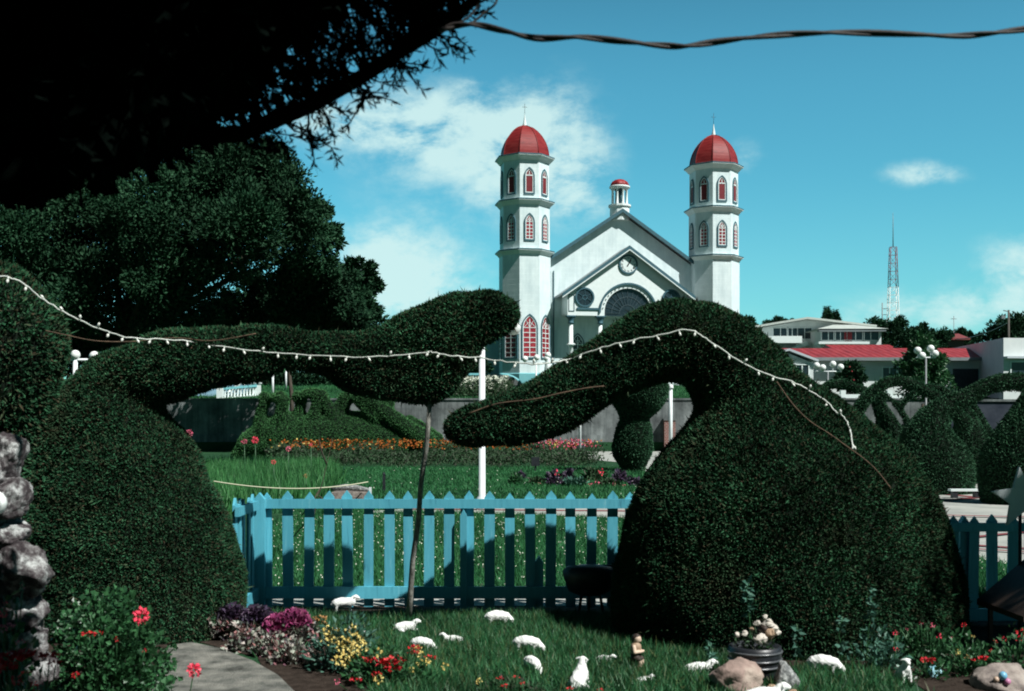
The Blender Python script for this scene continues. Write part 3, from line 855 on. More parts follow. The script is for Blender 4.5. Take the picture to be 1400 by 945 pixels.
mb.tube(pts, .1, 8); [mb.tube([(1.75 + .1 * i, i * .55 - .2, .0 + i * .19), (1.75 + .1 * i, i * .55 - .2, .95 + i * .19)], .06, 6) for i in range(0, 11, 2)]
mb.build('handrail', M['white'], st)
cw = thing('curved_wall', 'low curved pale blue wall at the foot of the left church tower', 'wall', (X(700, 93), 93, 5.0))
mb = MB(); n = 14
outl = [(1.9 * math.cos(math.pi * i / (2 * n)) - 1.9, -.2 + 1.3 * math.sin(math.pi * i / (2 * n))) for i in range(n + 1)]
mb.prism([(-1.9 - .0, -.2)] + outl, (.9, 0, -.2), (1, 0, 0), (0, 0, 1), (0, .3, 0), 0)
mb.build('wall_face', M['retain'], cw)
mb = MB(); mb.tube([(.9 + x, .15, z - .2 + .05) for x, z in outl], .12, 8); mb.build('coping', M['plinth'], cw)

def lamp(name, label, x, y, z0, h, globes, group=None, bar=1.3, gr=.16, rz=0.0, pm='pole'):
    t = thing(name, label, 'street lamp', (x, y, z0), rz, group)
    mb = MB(); mb.lathe([(.12, 0), (.12, .25), (.07, .3), (.06, h)], (0, 0, 0), 10, sx=.7 if pm != 'pole' else 1, sy=.7 if pm != 'pole' else 1); mb.build('pole', M[pm], t)
    mb = MB(); mb.tube([(-bar / 2, 0, h), (bar / 2, 0, h)], .035, 8)
    for gx, gz in globes: mb.tube([(gx, 0, h - .02), (gx, 0, h + gz - gr * .8)], .03, 6)
    mb.build('crossbar', M['pole'], t)
    for gx, gz in globes:
        mb = MB(); mb.sphere((gx, 0, h + gz), gr, 0, 14); mb.build('globe', M['globe'], t)
    return t
lamp('street_lamp', 'white four globe lamp in front of the low red roofed building', X(1132, 65), 65, 0, Z(508, 65), [(-.65, .34), (-.3, .22), (.28, .42), (.72, .25)], 'globe lamps of the park', 1.5, .19, 0, 'greypole')
lamp('street_lamp', 'white four globe lamp standing before the dark bush and the red roof', X(1266, 58), 58, 0, Z(489, 58), [(-.42, .36), (-.2, .10), (.24, .46), (.46, .2)], 'globe lamps of the park', 1.0, .19, 0, 'greypole')
lamp('street_lamp', 'white globe lamp at the foot of the left church tower', X(733, 92), 92, 4.8, Z(496, 92) - 4.8, [(-.9, .30), (0.05, .42), (.85, .34)], 'globe lamps of the park', 1.9, .25)
t = lamp('street_lamp', 'tall white lamp pole rising through the topiary head behind the fence', X(659, 23), 23, 0, Z(455, 23), [(.64, .10), (.54, .36), (-.6, .1), (-.35, .35)], 'globe lamps of the park', 1.5, .15)
lamp('street_lamp', 'white globe lamp half hidden behind the left topiary', X(103, 30), 30, 0, Z(492, 30), [(0, .13), (.5, .1)], 'globe lamps of the park', .8, .13)
def pole(label, u, vb, vt, wpx, zb=0.0, Y=None):
    Y = Y or (H - zb) * F / (vb - HOR); r = wpx / F * Y / 2
    t = thing('white_pole', label, 'pole', (X(u, Y), Y, zb), 0, 'white painted poles in the park')
    h = Z(vt, Y) - zb
    mb = MB(); mb.lathe([(r * 1.05, 0), (r, h)], (0, 0, 0), 10); mb.build('shaft', M['pole'], t)
    mb = MB(); mb.lathe([(r * 1.5, h - .05), (r * 1.6, h), (r * 1.2, h + .12), (.01, h + .2)], (0, 0, 0), 10); mb.build('cap', M['pole'], t)
pole('white pole with a dark cap seen through the hollow of the right topiary', 917, 629, 530, 5)
pole('thin white pole rising between the dark bin and the retaining wall', 793, 627, 510, 3.5)
pole('taller white post on the bank right of the balustrade', 373, 545, 508, 3, 3.75, 82)
pole('white post on the grass beyond the balustrade', 391, 525, 505, 2.5, 4.6, 90)
pe = thing('gate_finial', 'white tapered pier topped by a ball before the church', 'pier', (X(749, 92), 92, 5.0))
mb = MB(); mb.lathe([(.62, 0), (.55, .3), (.3, 1.2), (.2, 2.1), (.2, 2.2)], (0, 0, 0), 10); mb.build('pier', M['white'], pe)
mb = MB(); mb.sphere((0, 0, 2.45), .27); mb.build('ball', M['globe'], pe)

# ------------------------------------------------------------------ buildings on the right
def wall_window(parent, c, w, h, rz=0.0, pane='darkglass', fr='white', bars=2):
    mb = MB(); mb.ring([(-w / 2 - .07, -h / 2 - .07), (w / 2 + .07, -h / 2 - .07), (w / 2 + .07, h / 2 + .07), (-w / 2 - .07, h / 2 + .07)], [(-w / 2, -h / 2), (w / 2, -h / 2), (w / 2, h / 2), (-w / 2, h / 2)], (0, 0, 0), (1, 0, 0), (0, 0, 1), (0, -.08, 0), 0)
    for i in range(1, bars): mb.box((-w / 2 + w * i / bars, -.04, 0), (.07, .06, h), 0)
    f = mb.build('window', M[fr], parent); f.location = c; f.rotation_euler = (0, 0, rz)
    mb = MB(); mb.box((0, -.015, 0), (w, .03, h)); mb.build('pane', M[pane], f)
Y = 85.0; zb = 3.6; x0, x1 = X(1076, Y), X(1362, Y)
b = thing('low_building', 'long white single storey building under a bright red roof', 'building', (x0, Y, zb)); L = x1 - x0
ze = Z(491, Y) - zb
mb = MB(); mb.box((L / 2, 5, ze / 2), (L, 10, ze)); mb.build('wall', M['wallwhite'], b)
mb = MB(); zr = ze + 1.05
mb.prism([(-.75, ze - .12), (-.75, ze + .06), (5, zr + .1), (10.8, ze + .06), (10.8, ze - .12), (5, zr - .1)], (.4, 0, 0), (0, 1, 0), (0, 0, 1), (L + .6, 0, 0))
mb.build('roof', M['redroof'], b)
mb = MB(); mb.box((L / 2 + .6, -.78, ze - .04), (L + .3, .05, .24)); mb.build('fascia', M['roofgrey'], b)
for u, wd, zc, hh in ((1165, 1.6, ze * .55, 1.7), (1216, 1.0, ze * .6, 1.2)):
    wall_window(b, (X(u, Y) - x0, -.002, zc), wd, hh)
mb = MB(); mb.box((X(1320, Y) - x0, -.02, 1.2), (1.9, .05, 2.4)); mb.build('door', M['darkglass'], b)
# the porch wing at its left end
b = thing('porch_wing', 'white gable end with a window at the left of the red roof', 'building', (X(1060, 80), 80, 3.5))
wl = X(1112, 80) - X(1060, 80)
mb = MB(); mb.prism([(0, 0), (wl, 0), (wl, Z(497, 80) - 3.5), (wl * .35, Z(483, 80) - 3.5), (0, Z(487, 80) - 3.5)], (0, 0, 0), (1, 0, 0), (0, 0, 1), (0, 4, 0)); mb.build('wall', M['wallwhite'], b)
wall_window(b, (wl * .62, -.002, Z(510, 80) - 3.5), 1.3, 1.1, bars=3)
mb = MB(); q = [(-.3, Z(485, 80) - 3.45), (wl * .35, Z(481, 80) - 3.45), (wl + .3, Z(496, 80) - 3.45)]
for p0, p1 in zip(q[:-1], q[1:]): mb.prism([p0, p1, (p1[0], p1[1] + .16), (p0[0], p0[1] + .16)], (0, -.3, 0), (1, 0, 0), (0, 0, 1), (0, 4.6, 0))
mb.build('roof', M['wallgrey'], b)
# flat roofed white building at the right edge
c = Vector((X(1372, 76), 76, 3.4)); b = thing('flat_building', 'white flat roofed building with a side wall coloured as lilac shade at the right edge', 'building', tuple(c))
zt = Z(462, 76) - 3.4; left = Vector((X(1303, 98) - c.x, 22, 0)); right = Vector((24, 2.0, 0))
mb = MB()
zl = Z(476, 98) - 3.4
A = [Vector((0, 0, 0)), right, right + left, left]
mb.add([tuple(p) for p in A] + [(0, 0, zt), (right.x, right.y, zt), (right.x + left.x, right.y + left.y, zl), (left.x, left.y, zl)], [(0, 1, 5, 4), (1, 2, 6, 5), (2, 3, 7, 6), (4, 5, 6, 7)], 0)
mb.add([(0, 0, 0), tuple(left), (left.x, left.y, zl), (0, 0, zt)], [(0, 3, 2, 1)], 1)
mb.build('wall', [M['wallwhite'], M['wallshade']], b)
ra = math.atan2(2, 24)
wall_window(b, (3.2, 3.2 * 2 / 24 - .004, Z(505, 76) - 3.4), 5.4, .95, ra, bars=4)
mb = MB(); mb.box((6, .5 - .25, Z(489, 76) - 3.4), (12, .5, .14), 0, rz=ra); mb.build('canopy', M['wallgrey'], b)
# two storey house on the hill
Y = 150.0; x0 = X(1042, Y); zb = 8.0
b = thing('two_storey_house', 'white two storey house with wide pale roofs on the hill', 'house', (x0, Y, zb)); s = Y / F
z1 = Z(447, Y) - zb
wA = X(1150, Y) - x0
mb = MB(); mb.prism([(0, 0), (wA, 0), (wA, z1 + .5), (wA * .55, z1 + .9), (0, z1 - .1)], (0, 0, 0), (1, 0, 0), (0, 0, 1), (0, 10, 0))
mb.box((X(1148, Y) - x0, -.5, (Z(455, Y) - zb) / 2), (X(1188, Y) - X(1108, Y), 9, Z(455, Y) - zb)); mb.build('wall', M['wallwhite'], b)
mb = MB(); q = [(-1.6, z1 - .25), (wA * .55, z1 + .95), (X(1195, Y) - x0, z1 - .1)]
for p0, p1 in zip(q[:-1], q[1:]): mb.prism([p0, p1, (p1[0], p1[1] + .25), (p0[0], p0[1] + .25)], (0, -1.2, 0), (1, 0, 0), (0, 0, 1), (0, 12, 0))
mb.build('roof', M['greyroof'], b)
zc = Z(455, Y) - zb; xa, xb = X(1100, Y) - x0, X(1194, Y) - x0; zp = Z(446, Y) - zb
mb = MB(); mb.add([(xa, -6.2, zc), (xb, -6.2, zc), (xb, 5, zc), (xa, 5, zc), (xa + 3.2, -2, zp), (xb - 3.2, -2, zp)], [(0, 1, 5, 4), (1, 2, 5), (3, 0, 4), (2, 3, 4, 5), (3, 2, 1, 0)])
mb.build('hip_roof', M['greyroof'], b)
mb = MB(); mb.box((xa / 2 + xb / 2, -5.6, Z(457, Y) - zb), (xb - xa - .6, 1.0, .25)); mb.build('eave_board', M['roofgrey'], b)
for u, wd in ((1067, 1.9), (1083, 1.3), (1100, 1.8)): wall_window(b, (X(u, Y) - x0, -.004, Z(456, Y) - zb), wd, 1.4)
for u, wd in ((1118, 1.7), (1134, 1.6), (1154, 2.1), (1174, 2.0)): wall_window(b, (X(u, Y) - x0, -5.004, Z(462, Y) - zb), wd, 1.35)
mb = MB(); mb.box((X(1144, Y) - x0, -5.03, Z(464, Y) - zb), (1.0, .06, 2.2)); mb.build('door', M['louver'], b)
mb = MB(); mb.box((X(1133, Y) - x0, -6.0, Z(474, Y) - zb), (6.4, 2.0, .3)); mb.box((X(1140, Y) - x0, -6.6, Z(480, Y) - zb), (.4, .4, 1.2)); mb.build('balcony', M['white'], b)
mb = MB(); mb.beam((X(1066, Y) - x0, -1, Z(484, Y) - zb), (X(1100, Y) - x0, -1, Z(470, Y) - zb), 1.4, .5); mb.box((X(1062, Y) - x0, -1.2, Z(466, Y) - zb), (5.5, 2.2, .9)); mb.build('stair_terrace', M['white'], b)
# red roofs further back
for u0, u1, v, Y, lab, nm in ((1144, 1222, 479, 130, 'distant house of which only a low red roof shows behind the red roofed building', 0), (1283, 1318, 463, 140, 'distant brown walled house with a dull red roof between the far trees', 1)):
    x0, x1 = X(u0, Y), X(u1, Y); zb = tz(0, Y); ze = Z(v, Y) - zb + .1; b = thing('small_house', lab, 'house', (x0, Y, zb))
    mb = MB(); mb.box(((x1 - x0) / 2, 3, ze / 2 - .1), (x1 - x0, 6, ze - .2)); mb.build('wall', M['wallgrey'] if nm == 0 else mat('brown wall', [(.10, .07, .06)], 2), b)
    mb = MB(); mb.prism([(-.7, ze - .1), (3, ze + .75), (6.7, ze - .1), (6.7, ze - .3), (-.7, ze - .3)], (-.5, 0, 0), (0, 1, 0), (0, 0, 1), (x1 - x0 + 1, 0, 0)); mb.build('roof', M['redroof'] if nm == 0 else mat('dull red roof', [(.2, .05, .05)], 2), b)

# lattice radio mast
Y = 210.0; zb = 9.0; xm = X(1221, Y); zt = Z(338, Y); zmid = Z(393, Y)
mast = thing('radio_mast', 'tall red and white lattice radio mast behind the rooftops', 'mast', (xm, Y, zb))
def lattice(z0, z1, name, m):
    mb = MB(); n = max(2, int((z1 - z0) / 1.35)); wd = lambda z: 1.25 - (z / (zt - zb)) * .70
    cs = lambda z: [(wd(z) * a, wd(z) * c * .8, z) for a, c in ((-1, -1), (1, -1), (1, 1), (-1, 1))]
    for k in range(4): mb.tube([cs(z0)[k], cs(z1)[k]], .062, 5)
    for i in range(n):
        a = cs(z0 + (z1 - z0) * i / n); c = cs(z0 + (z1 - z0) * (i + 1) / n)
        for k in range(4):
            mb.tube([a[k], c[(k + 1) % 4]] if i % 2 else [a[(k + 1) % 4], c[k]], .036, 4); mb.tube([c[k], c[(k + 1) % 4]], .036, 4)
    mb.build(name, m, mast)
lattice(0, zmid - zb, 'lower_lattice', M['mastwhite']); lattice(zmid - zb, zt - zb, 'upper_lattice', M['mastred'])
mb = MB(); mb.tube([(0, 0, zt - zb), (0, 0, Z(312, Y) - zb), (0, 0, Z(291, Y) - zb)], [.09, .06, .03], 6); mb.build('antenna', M['roofgrey'], mast)
mb = MB()
for k in range(5): mb.tube([(-2.0 - .0, 0, 10 + k * 1.1), (-.9, 0, 10 + k * 1.1)], .06, 5); 
for xx in (-2.0,): mb.tube([(xx, 0, 8), (xx, 0, 15.5)], .1, 5)
mb.build('dipole_array', M['roofgrey'], mast)
# utility pole with its wire
up = thing('utility_pole', 'grey utility pole with a lamp arm among the far trees', 'utility pole', (X(1379, 110), 110, 5.2))
mb = MB(); mb.tube([(0, 0, 0), (0, 0, Z(424, 110) - 5.2)], [.14, .10], 8); mb.build('pole', mat('weathered pole', [(.09, .085, .075)], 4, .8), up)
mb = MB(); hh = Z(426, 110) - 5.2; mb.tube([(0, 0, hh), (-.5, 0, hh + .1)], .05, 6); mb.box((-.55, 0, hh - .55), (.35, .3, .3)); mb.build('lamp_arm', M['roofgrey'], up)
t = MB(); pts = []
for i in range(13):
    k = i / 12; a = Vector(P(1296, 464, 145)); c = Vector(P(1379, 441, 110)); p = a.lerp(c, k); p.z -= 4 * .5 * k * (1 - k); pts.append(p)
t.tube(pts, .045, 5, caps=False); tag(t.build('overhead_wire', M['darkmetal']), 'thin overhead wire slung to the utility pole', 'wire')
pb = thing('thin_antenna', 'thin pale aerial sticking up behind the far trees', 'aerial', (X(1304, 160), 160, 7.5))
mb = MB(); mb.tube([(0, 0, 0), (0, 0, Z(432, 160) - 7.5)], .05, 5); mb.build('aerial_rod', M['roofgrey'], pb)
mb = MB(); mb.tube([(-.4, 0, Z(436, 160) - 7.5), (.4, 0, Z(436, 160) - 7.5)], .04, 5); mb.build('aerial_bar', M['roofgrey'], pb)
# ------------------------------------------------------------------ clipped topiary
def PX(lst, Y, dy=None):
    """silhouette centres (column, row, radius in photo pixels) at distance Y -> (x, y, z, r) in metres"""
    out = []
    for i, q in enumerate(lst):
        y = Y + (q[3] if len(q) > 3 else 0.0)
        out.append([X(q[0], y), y, Z(q[1], y), q[2] / F * y])
    rr = [q[3] for q in out]                  # a cone swept by balls bulges past its radii: take that back
    for i in range(len(out)):
        a, b = max(0, i - 1), min(len(out) - 1, i + 1)
        ds = sum(math.dist(out[k][:3], out[k + 1][:3]) for k in range(a, b))
        if ds > 1e-6: out[i][3] = rr[i] * math.cos(math.atan(min(1.2, abs(rr[b] - rr[a]) / ds)))
    return [tuple(q) for q in out]
def topiary(label, chains, voxel, dens, L, W, lm='topiary', seed=1, sy=None, amp=.03, freq=2.2, trunk=None, group=None, name='topiary', smooth=8, cat='topiary', trunkmat='pale_bark', stick=.7):
    r = np.random.default_rng(seed)
    V, T, N = grown(chains, voxel, smooth, sy)
    V = V + N * (wob(V, freq, seed) * amp + wob(V, freq * 4, seed + 9) * amp * .35)[:, None]
    V[:, 2] = np.maximum(V[:, 2], .0)
    A = np.linalg.norm(np.cross(V[T[:, 1]] - V[T[:, 0]], V[T[:, 2]] - V[T[:, 0]]), axis=1).sum() / 2
    n = int(A * dens)
    Pt, nr = on_surface(V, T, n, r)
    D = unit(nr * stick + r.normal(size=(n, 3)) * .55 + np.array([0, 0, .12]))
    Ls = L * r.uniform(.6, 1.35, n); Ls[r.random(n) < .012] *= 2.3
    lv, lf = leaves(Pt - nr * (L * .35) , D, Ls, W * r.uniform(.7, 1.3, n), r)
    x0, y0 = (V[:, 0].min() + V[:, 0].max()) / 2, (V[:, 1].min() + V[:, 1].max()) / 2
    bot = V[V[:, 2] < V[:, 2].min() + .3]
    o = np.array([bot[:, 0].mean(), bot[:, 1].mean(), max(0, V[:, 2].min())])
    t = thing(name, label, cat, tuple(o), 0, group)
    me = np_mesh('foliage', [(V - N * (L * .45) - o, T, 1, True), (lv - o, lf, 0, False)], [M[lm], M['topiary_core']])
    link('foliage', me, t)
    if trunk:
        mb = MB(); mb.tube([p[:3] for p in trunk], [p[3] for p in trunk], 9); mb.build('trunk', M[trunkmat], t, world=True)
    return V, T

# the two big arched figures in front
YL, YR = 9.35, 9.3
TRUNK = [(X(558, 9.85), 9.85, 0, .030), (X(561, 9.8), 9.8, .25, .026), (X(564, 9.7), 9.7, .55, .024), (X(572, 9.62), 9.62, .9, .023), (X(575, 9.48), 9.48, 1.2, .022), (X(583, 9.34), 9.34, 1.55, .021), (X(589, 9.2), 9.2, 2.0, .018)]
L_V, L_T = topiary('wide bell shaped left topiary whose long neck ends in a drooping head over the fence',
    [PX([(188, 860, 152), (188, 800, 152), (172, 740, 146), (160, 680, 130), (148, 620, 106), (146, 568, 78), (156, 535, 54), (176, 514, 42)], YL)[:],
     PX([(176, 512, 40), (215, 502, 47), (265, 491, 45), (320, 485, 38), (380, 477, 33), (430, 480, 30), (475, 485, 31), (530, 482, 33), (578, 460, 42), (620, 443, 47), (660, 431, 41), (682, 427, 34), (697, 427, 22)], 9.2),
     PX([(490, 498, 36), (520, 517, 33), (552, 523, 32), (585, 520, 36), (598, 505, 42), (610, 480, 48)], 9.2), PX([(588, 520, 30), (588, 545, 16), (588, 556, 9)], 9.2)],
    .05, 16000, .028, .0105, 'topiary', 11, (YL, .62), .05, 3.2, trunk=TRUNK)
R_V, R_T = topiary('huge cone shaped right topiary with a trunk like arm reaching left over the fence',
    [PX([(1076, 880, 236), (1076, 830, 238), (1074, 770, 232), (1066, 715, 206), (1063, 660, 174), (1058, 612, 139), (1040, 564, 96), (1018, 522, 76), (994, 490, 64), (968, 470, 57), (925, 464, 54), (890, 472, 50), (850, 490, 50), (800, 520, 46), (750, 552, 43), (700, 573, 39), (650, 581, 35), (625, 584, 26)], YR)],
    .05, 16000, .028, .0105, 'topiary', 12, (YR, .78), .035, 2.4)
topiary('dark rounded topiary cut off by the left edge above the stone pillar',
    [PX([(-40, 830, 100), (-50, 700, 90), (-40, 600, 78), (-15, 520, 92), (0, 470, 92), (-10, 430, 80)], 9.0)], .06, 5200, .045, .016, 'topiary', 13, None, .03, 2.5)
# figures further back in the park
topiary('hourglass shaped topiary column on the lawn seen through the right arch',
    [PX([(866, 637, 16), (865, 612, 27), (866, 590, 24), (866, 573, 17), (868, 552, 30), (872, 530, 42), (875, 515, 34)], 43)], .07, 1300, .07, .035, 'far_topiary', 21, None, .05, 1.4)
YM = 57
topiary('bright green clipped mound with a row of animal shapes beyond the marigolds',
    [PX([(338, 616, 16), (356, 608, 24), (390, 603, 32), (440, 600, 37), (490, 600, 38), (540, 606, 32), (580, 615, 22)], YM),
     PX([(324, 624, 10), (342, 606, 17), (366, 590, 20), (400, 582, 18)], YM - .2), PX([(352, 592, 9), (356, 570, 8), (362, 550, 8), (361, 543, 9)], YM - .4), PX([(372, 590, 10), (384, 566, 9), (388, 550, 9), (382, 543, 10), (372, 543, 6)], YM - .6), PX([(396, 590, 9), (408, 566, 8), (412, 550, 8), (408, 543, 9)], YM - .3),
     PX([(422, 585, 10), (432, 560, 9), (436, 545, 9), (430, 538, 9), (418, 538, 7), (414, 544, 5)], YM - .6), PX([(440, 540, 9), (446, 552, 8), (462, 576, 11)], YM - .6),
     PX([(470, 580, 11), (466, 560, 10), (472, 545, 10), (484, 540, 9)], YM - .3), PX([(488, 545, 7), (500, 560, 8), (514, 570, 10)], YM - .8),
     PX([(492, 540, 8), (506, 548, 10), (522, 560, 11), (548, 580, 12), (582, 602, 14)], YM - .8), PX([(528, 560, 10), (532, 548, 8)], YM + .6), PX([(560, 575, 8), (575, 583, 7), (598, 600, 9)], YM + .4)],
    .09, 1300, .06, .03, 'mound', 22, None, .05, 1.4, smooth=7)
arches = 'clipped topiary arches along the right walk'
FT = (.055, 1700, .06, .028, 'far_topiary')
def arch(label, chains, Y, seed, base=None, tl=1.0):
    topiary(label, [PX(c, Y) for c in chains], FT[0] * tl, FT[1] / tl, FT[2] * tl, FT[3] * tl, FT[4], seed, None, .03, 1.6, group=arches)
arch('nearest clipped cone by the plaza with a bow arching off to the right', [[(1272, 660, 56), (1273, 645, 57), (1269, 620, 46), (1268, 602, 37), (1273, 580, 25), (1284, 563, 16), (1302, 551, 12), (1325, 542, 12), (1346, 530, 12), (1368, 523, 13), (1392, 522, 13), (1418, 528, 14), (1440, 545, 18), (1455, 580, 34), (1460, 630, 46), (1460, 655, 46)]], 29, 23)
arch('second clipped cone tucked behind the nearest cone beside the plaza', [[(1326, 648, 34), (1327, 622, 32), (1325, 592, 22), (1320, 565, 11), (1316, 552, 7), (1300, 538, 5), (1285, 531, 5), (1268, 529, 5)]], 34, 24)
arch('third slim clipped cone half hidden right of the second cone', [[(1352, 645, 26), (1349, 615, 20), (1342, 590, 13), (1334, 565, 7), (1328, 550, 5)]], 38, 25)
arch('tall clipped arch whose crown stands highest in the row of arches', [[(1150, 625, 26), (1158, 595, 15), (1170, 566, 9), (1183, 546, 8.5), (1196, 533, 8), (1212, 523, 7.5), (1230, 520, 7.5), (1249, 525, 7.5), (1267, 535, 8), (1285, 546, 8.5), (1305, 560, 9), (1318, 580, 12)]], 33, 26)
arch('slim clipped spindle standing in the hollow of the tallest arch', [[(1221, 625, 20), (1221, 606, 18), (1218, 585, 14), (1209, 562, 8), (1203, 545, 5), (1200, 538, 4)], [(1209, 537, 4), (1219, 547, 4), (1229, 558, 5), (1240, 575, 6), (1242, 600, 9)], [(1231, 556, 5), (1240, 546, 4.5), (1250, 537, 4.5)]], 37, 28)
arch('low clipped arch at the left end of the row with a drooping tip', [[(1160, 565, 6), (1146, 545, 5), (1130, 540, 6), (1123, 533, 6), (1134, 526, 6.5), (1152, 524, 6.5), (1170, 530, 6), (1186, 535, 5), (1196, 545, 6), (1206, 570, 8), (1210, 610, 14)]], 42, 27)
arch('rounded clipped cone low behind the left leg of the tallest arch', [[(1176, 625, 27), (1177, 602, 25), (1176, 582, 15), (1174, 566, 7)]], 38, 30)
arch('dark broad clipped cone at the right edge beyond the star', [[(1392, 668, 52), (1396, 640, 54), (1404, 605, 45), (1412, 570, 32), (1418, 545, 22)]], 25, 29)

# ------------------------------------------------------------------ trees
def tree(name, label, blobs, n, L, W, lm, trunk=None, limbs=(), seed=3, group=None, base=None, clump=.32, inner=.35, cat='tree', droop=0.0):
    r = np.random.default_rng(seed); B = np.array(blobs, float)
    wgt = B[:, 3] ** 2; wgt /= wgt.sum()
    Ps = []; Ds = []
    for b, w in zip(B, wgt):
        k = max(6, int(26 * (b[3] / B[:, 3].max()) ** 1.0)); m = max(8, int(n * w))
        cd = unit(r.normal(size=(k, 3))); cd[:, 2] = np.abs(cd[:, 2]) * np.where(r.random(k) < .8, 1, -1)
        cc = b[:3] + cd * (b[3] * r.uniform(.6, 1.0, (k, 1)))
        cr = b[3] * clump * r.uniform(.6, 1.35, k)
        i = r.integers(0, k, m); q = unit(r.normal(size=(m, 3))) * (r.random((m, 1)) ** .45)
        p = cc[i] + q * cr[i][:, None] * np.array([1.1, 1.1, .85])
        Ps.append(p); Ds.append(unit(q + cd[i] * .5 + r.normal(size=(m, 3)) * .6 + np.array([0, 0, .2 - droop])))
        mi = int(m * inner); q = unit(r.normal(size=(mi, 3))) * (r.random((mi, 1)) ** .4) * b[3] * .72
        Ps.append(b[:3] + q); Ds.append(unit(r.normal(size=(mi, 3))))
    Pt = np.concatenate(Ps); D = np.concatenate(Ds)
    keep = Pt[:, 2] > (base[2] if base is not None else 0) + .02; Pt, D = Pt[keep], D[keep]; m = len(Pt)
    lv, lf = leaves(Pt, D, L * r.uniform(.6, 1.4, m), W * r.uniform(.7, 1.3, m), r)
    if base is None: base = (B[:, 0].mean(), B[:, 1].mean(), 0)
    t = thing(name, label, cat, base, 0, group)
    link('crown', np_mesh('crown', [(lv - np.array(base), lf, 0, False)], [M[lm]]), t)
    if trunk:
        mb = MB(); mb.tube([p[:3] for p in trunk], [p[3] for p in trunk], 9)
        for lb in limbs: mb.tube([p[:3] for p in lb], [p[3] for p in lb], 7)
        mb.build('trunk', M['bark'], t, world=True)
    return t
def limbs_to(trunk_top, blobs, r0):
    a = np.array(trunk_top); out = []
    for b in blobs:
        b = np.array(b[:3]); mid = (a + b) / 2 + np.array([0, 0, .06 * np.linalg.norm(b - a)])
        out.append([(*a, r0), (*mid, r0 * .6), (*b, r0 * .2)])
    return out
Yt = 38
bl = PX([(30, 330, 110, 1), (150, 300, 105, 3), (235, 330, 100, -1), (300, 270, 84, 1), (345, 236, 52, 2), (385, 262, 50, 1), (330, 330, 76, -2), (395, 320, 66, 0), (432, 310, 40, 1), (448, 335, 26, 2), (440, 365, 24, 1), (240, 405, 70, -1), (150, 420, 80, 1), (400, 385, 50, 2), (372, 208, 20, 2), (270, 215, 50, 2), (60, 420, 80, 1), (455, 388, 30, 2), (470, 408, 26, 2), (428, 400, 46, 3), (415, 432, 44, 3), (462, 432, 34, 3), (485, 440, 22, 3), (95, 470, 46, 3), (50, 500, 50, 3), (130, 480, 40, 4), (352, 420, 40, 4), (310, 448, 42, 3), (220, 448, 45, 2)], Yt)
tp = (X(150, Yt), Yt + 1, 3.2)
tree('broadleaf_tree', 'large dark evergreen tree spreading over the left of the park', bl, 150000, .15, .075, 'tree',
     [(tp[0], tp[1], 0, .6), (tp[0] - .1, tp[1], 1.2, .48), (tp[0], tp[1], 3.2, .45), (tp[0] + .2, tp[1], 6, .25)], limbs_to((tp[0] + .1, tp[1], 4.5), bl[:10], .16), 31, base=(tp[0], tp[1], 0), clump=.34, inner=.55)
Yt = 96
bl = PX([(488, 372, 22, 0), (500, 395, 20, 1), (480, 405, 28, 0), (455, 420, 40, -1), (505, 425, 16, 1), (495, 440, 30, 0), (430, 445, 40, 0), (470, 450, 40, 1)], Yt)
tree('broadleaf_tree', 'smaller round topped tree at the right foot of the large dark tree', bl, 22000, .42, .2, 'tree', [(X(470, Yt), Yt, 5, .4), (X(474, Yt), Yt, 8, .3), (X(484, Yt), Yt, 12, .1)], limbs_to((X(472, Yt), Yt, 7.5), bl[:6], .2), 32, base=(X(470, Yt), Yt, 5))
bl = PX([(384, 425, 50, 0), (360, 440, 40, 1), (410, 440, 40, -1), (385, 455, 40, 0), (340, 425, 40, 0), (430, 420, 36, 0)], 73)
tree('broadleaf_tree', 'dark tree whose slim trunk stands behind the animal topiary mound', bl, 4200, .4, .2, 'tree', [(X(402, 73), 73, 0, .16), (X(398, 73), 73, 4, .13), (X(386, 73), 73, 9, .06)], limbs_to((X(397, 73), 73, 5), bl[:5], .09), 33, base=(X(402, 73), 73, 0))
bl = [(7.75, 6.9, 5.5, 1.0), (7.25, 6.1, 5.45, .65), (8.4, 7.4, 5.7, 1.1), (8.0, 6.6, 6.3, .9), (7.5, 6.6, 5.2, .6)]
tree('broadleaf_tree', 'tree standing outside the right edge whose shade falls on the star', bl, 12000, .13, .07, 'tree', [(8.2, 7, 0, .16), (8.1, 7, 2.5, .13), (7.6, 7, 5, .06)], limbs_to((8.0, 7, 3.4), bl[:4], .06), 34, base=(8.2, 7, 0), clump=.5, inner=.8)
far = 'trees on the skyline'
def far_tree(label, px, Y, n, L, seed, name='broadleaf_tree', zb=None, lm='tree'):
    bl = PX(px, Y); zb = tz(0, Y) if zb is None else zb; x = float(np.mean([b[0] for b in bl])); ztop = min(b[2] for b in bl)
    tree(name, label, bl, n, L, L * .5, lm, [(x, Y, zb, .3), (x, Y, max(zb + .5, ztop), .18)], limbs_to((x, Y, max(zb + .3, ztop - .5)), bl[:4], .1), seed, far, (x, Y, zb))
far_tree('small round tree just right of the right church tower', [(1023, 442, 9), (1018, 449, 9), (1030, 452, 9), (1022, 470, 14)], 150, 2500, .4, 41)
far_tree('flat crowned tree showing over the left roof of the two storey house', [(1052, 446, 9), (1064, 441, 8), (1078, 443, 8), (1062, 460, 16)], 172, 2500, .4, 42)
far_tree('dark tree behind the foot of the radio mast', [(1196, 450, 14), (1215, 458, 20), (1230, 450, 14), (1240, 468, 20), (1205, 475, 22), (1232, 440, 7)], 178, 6500, .45, 43)
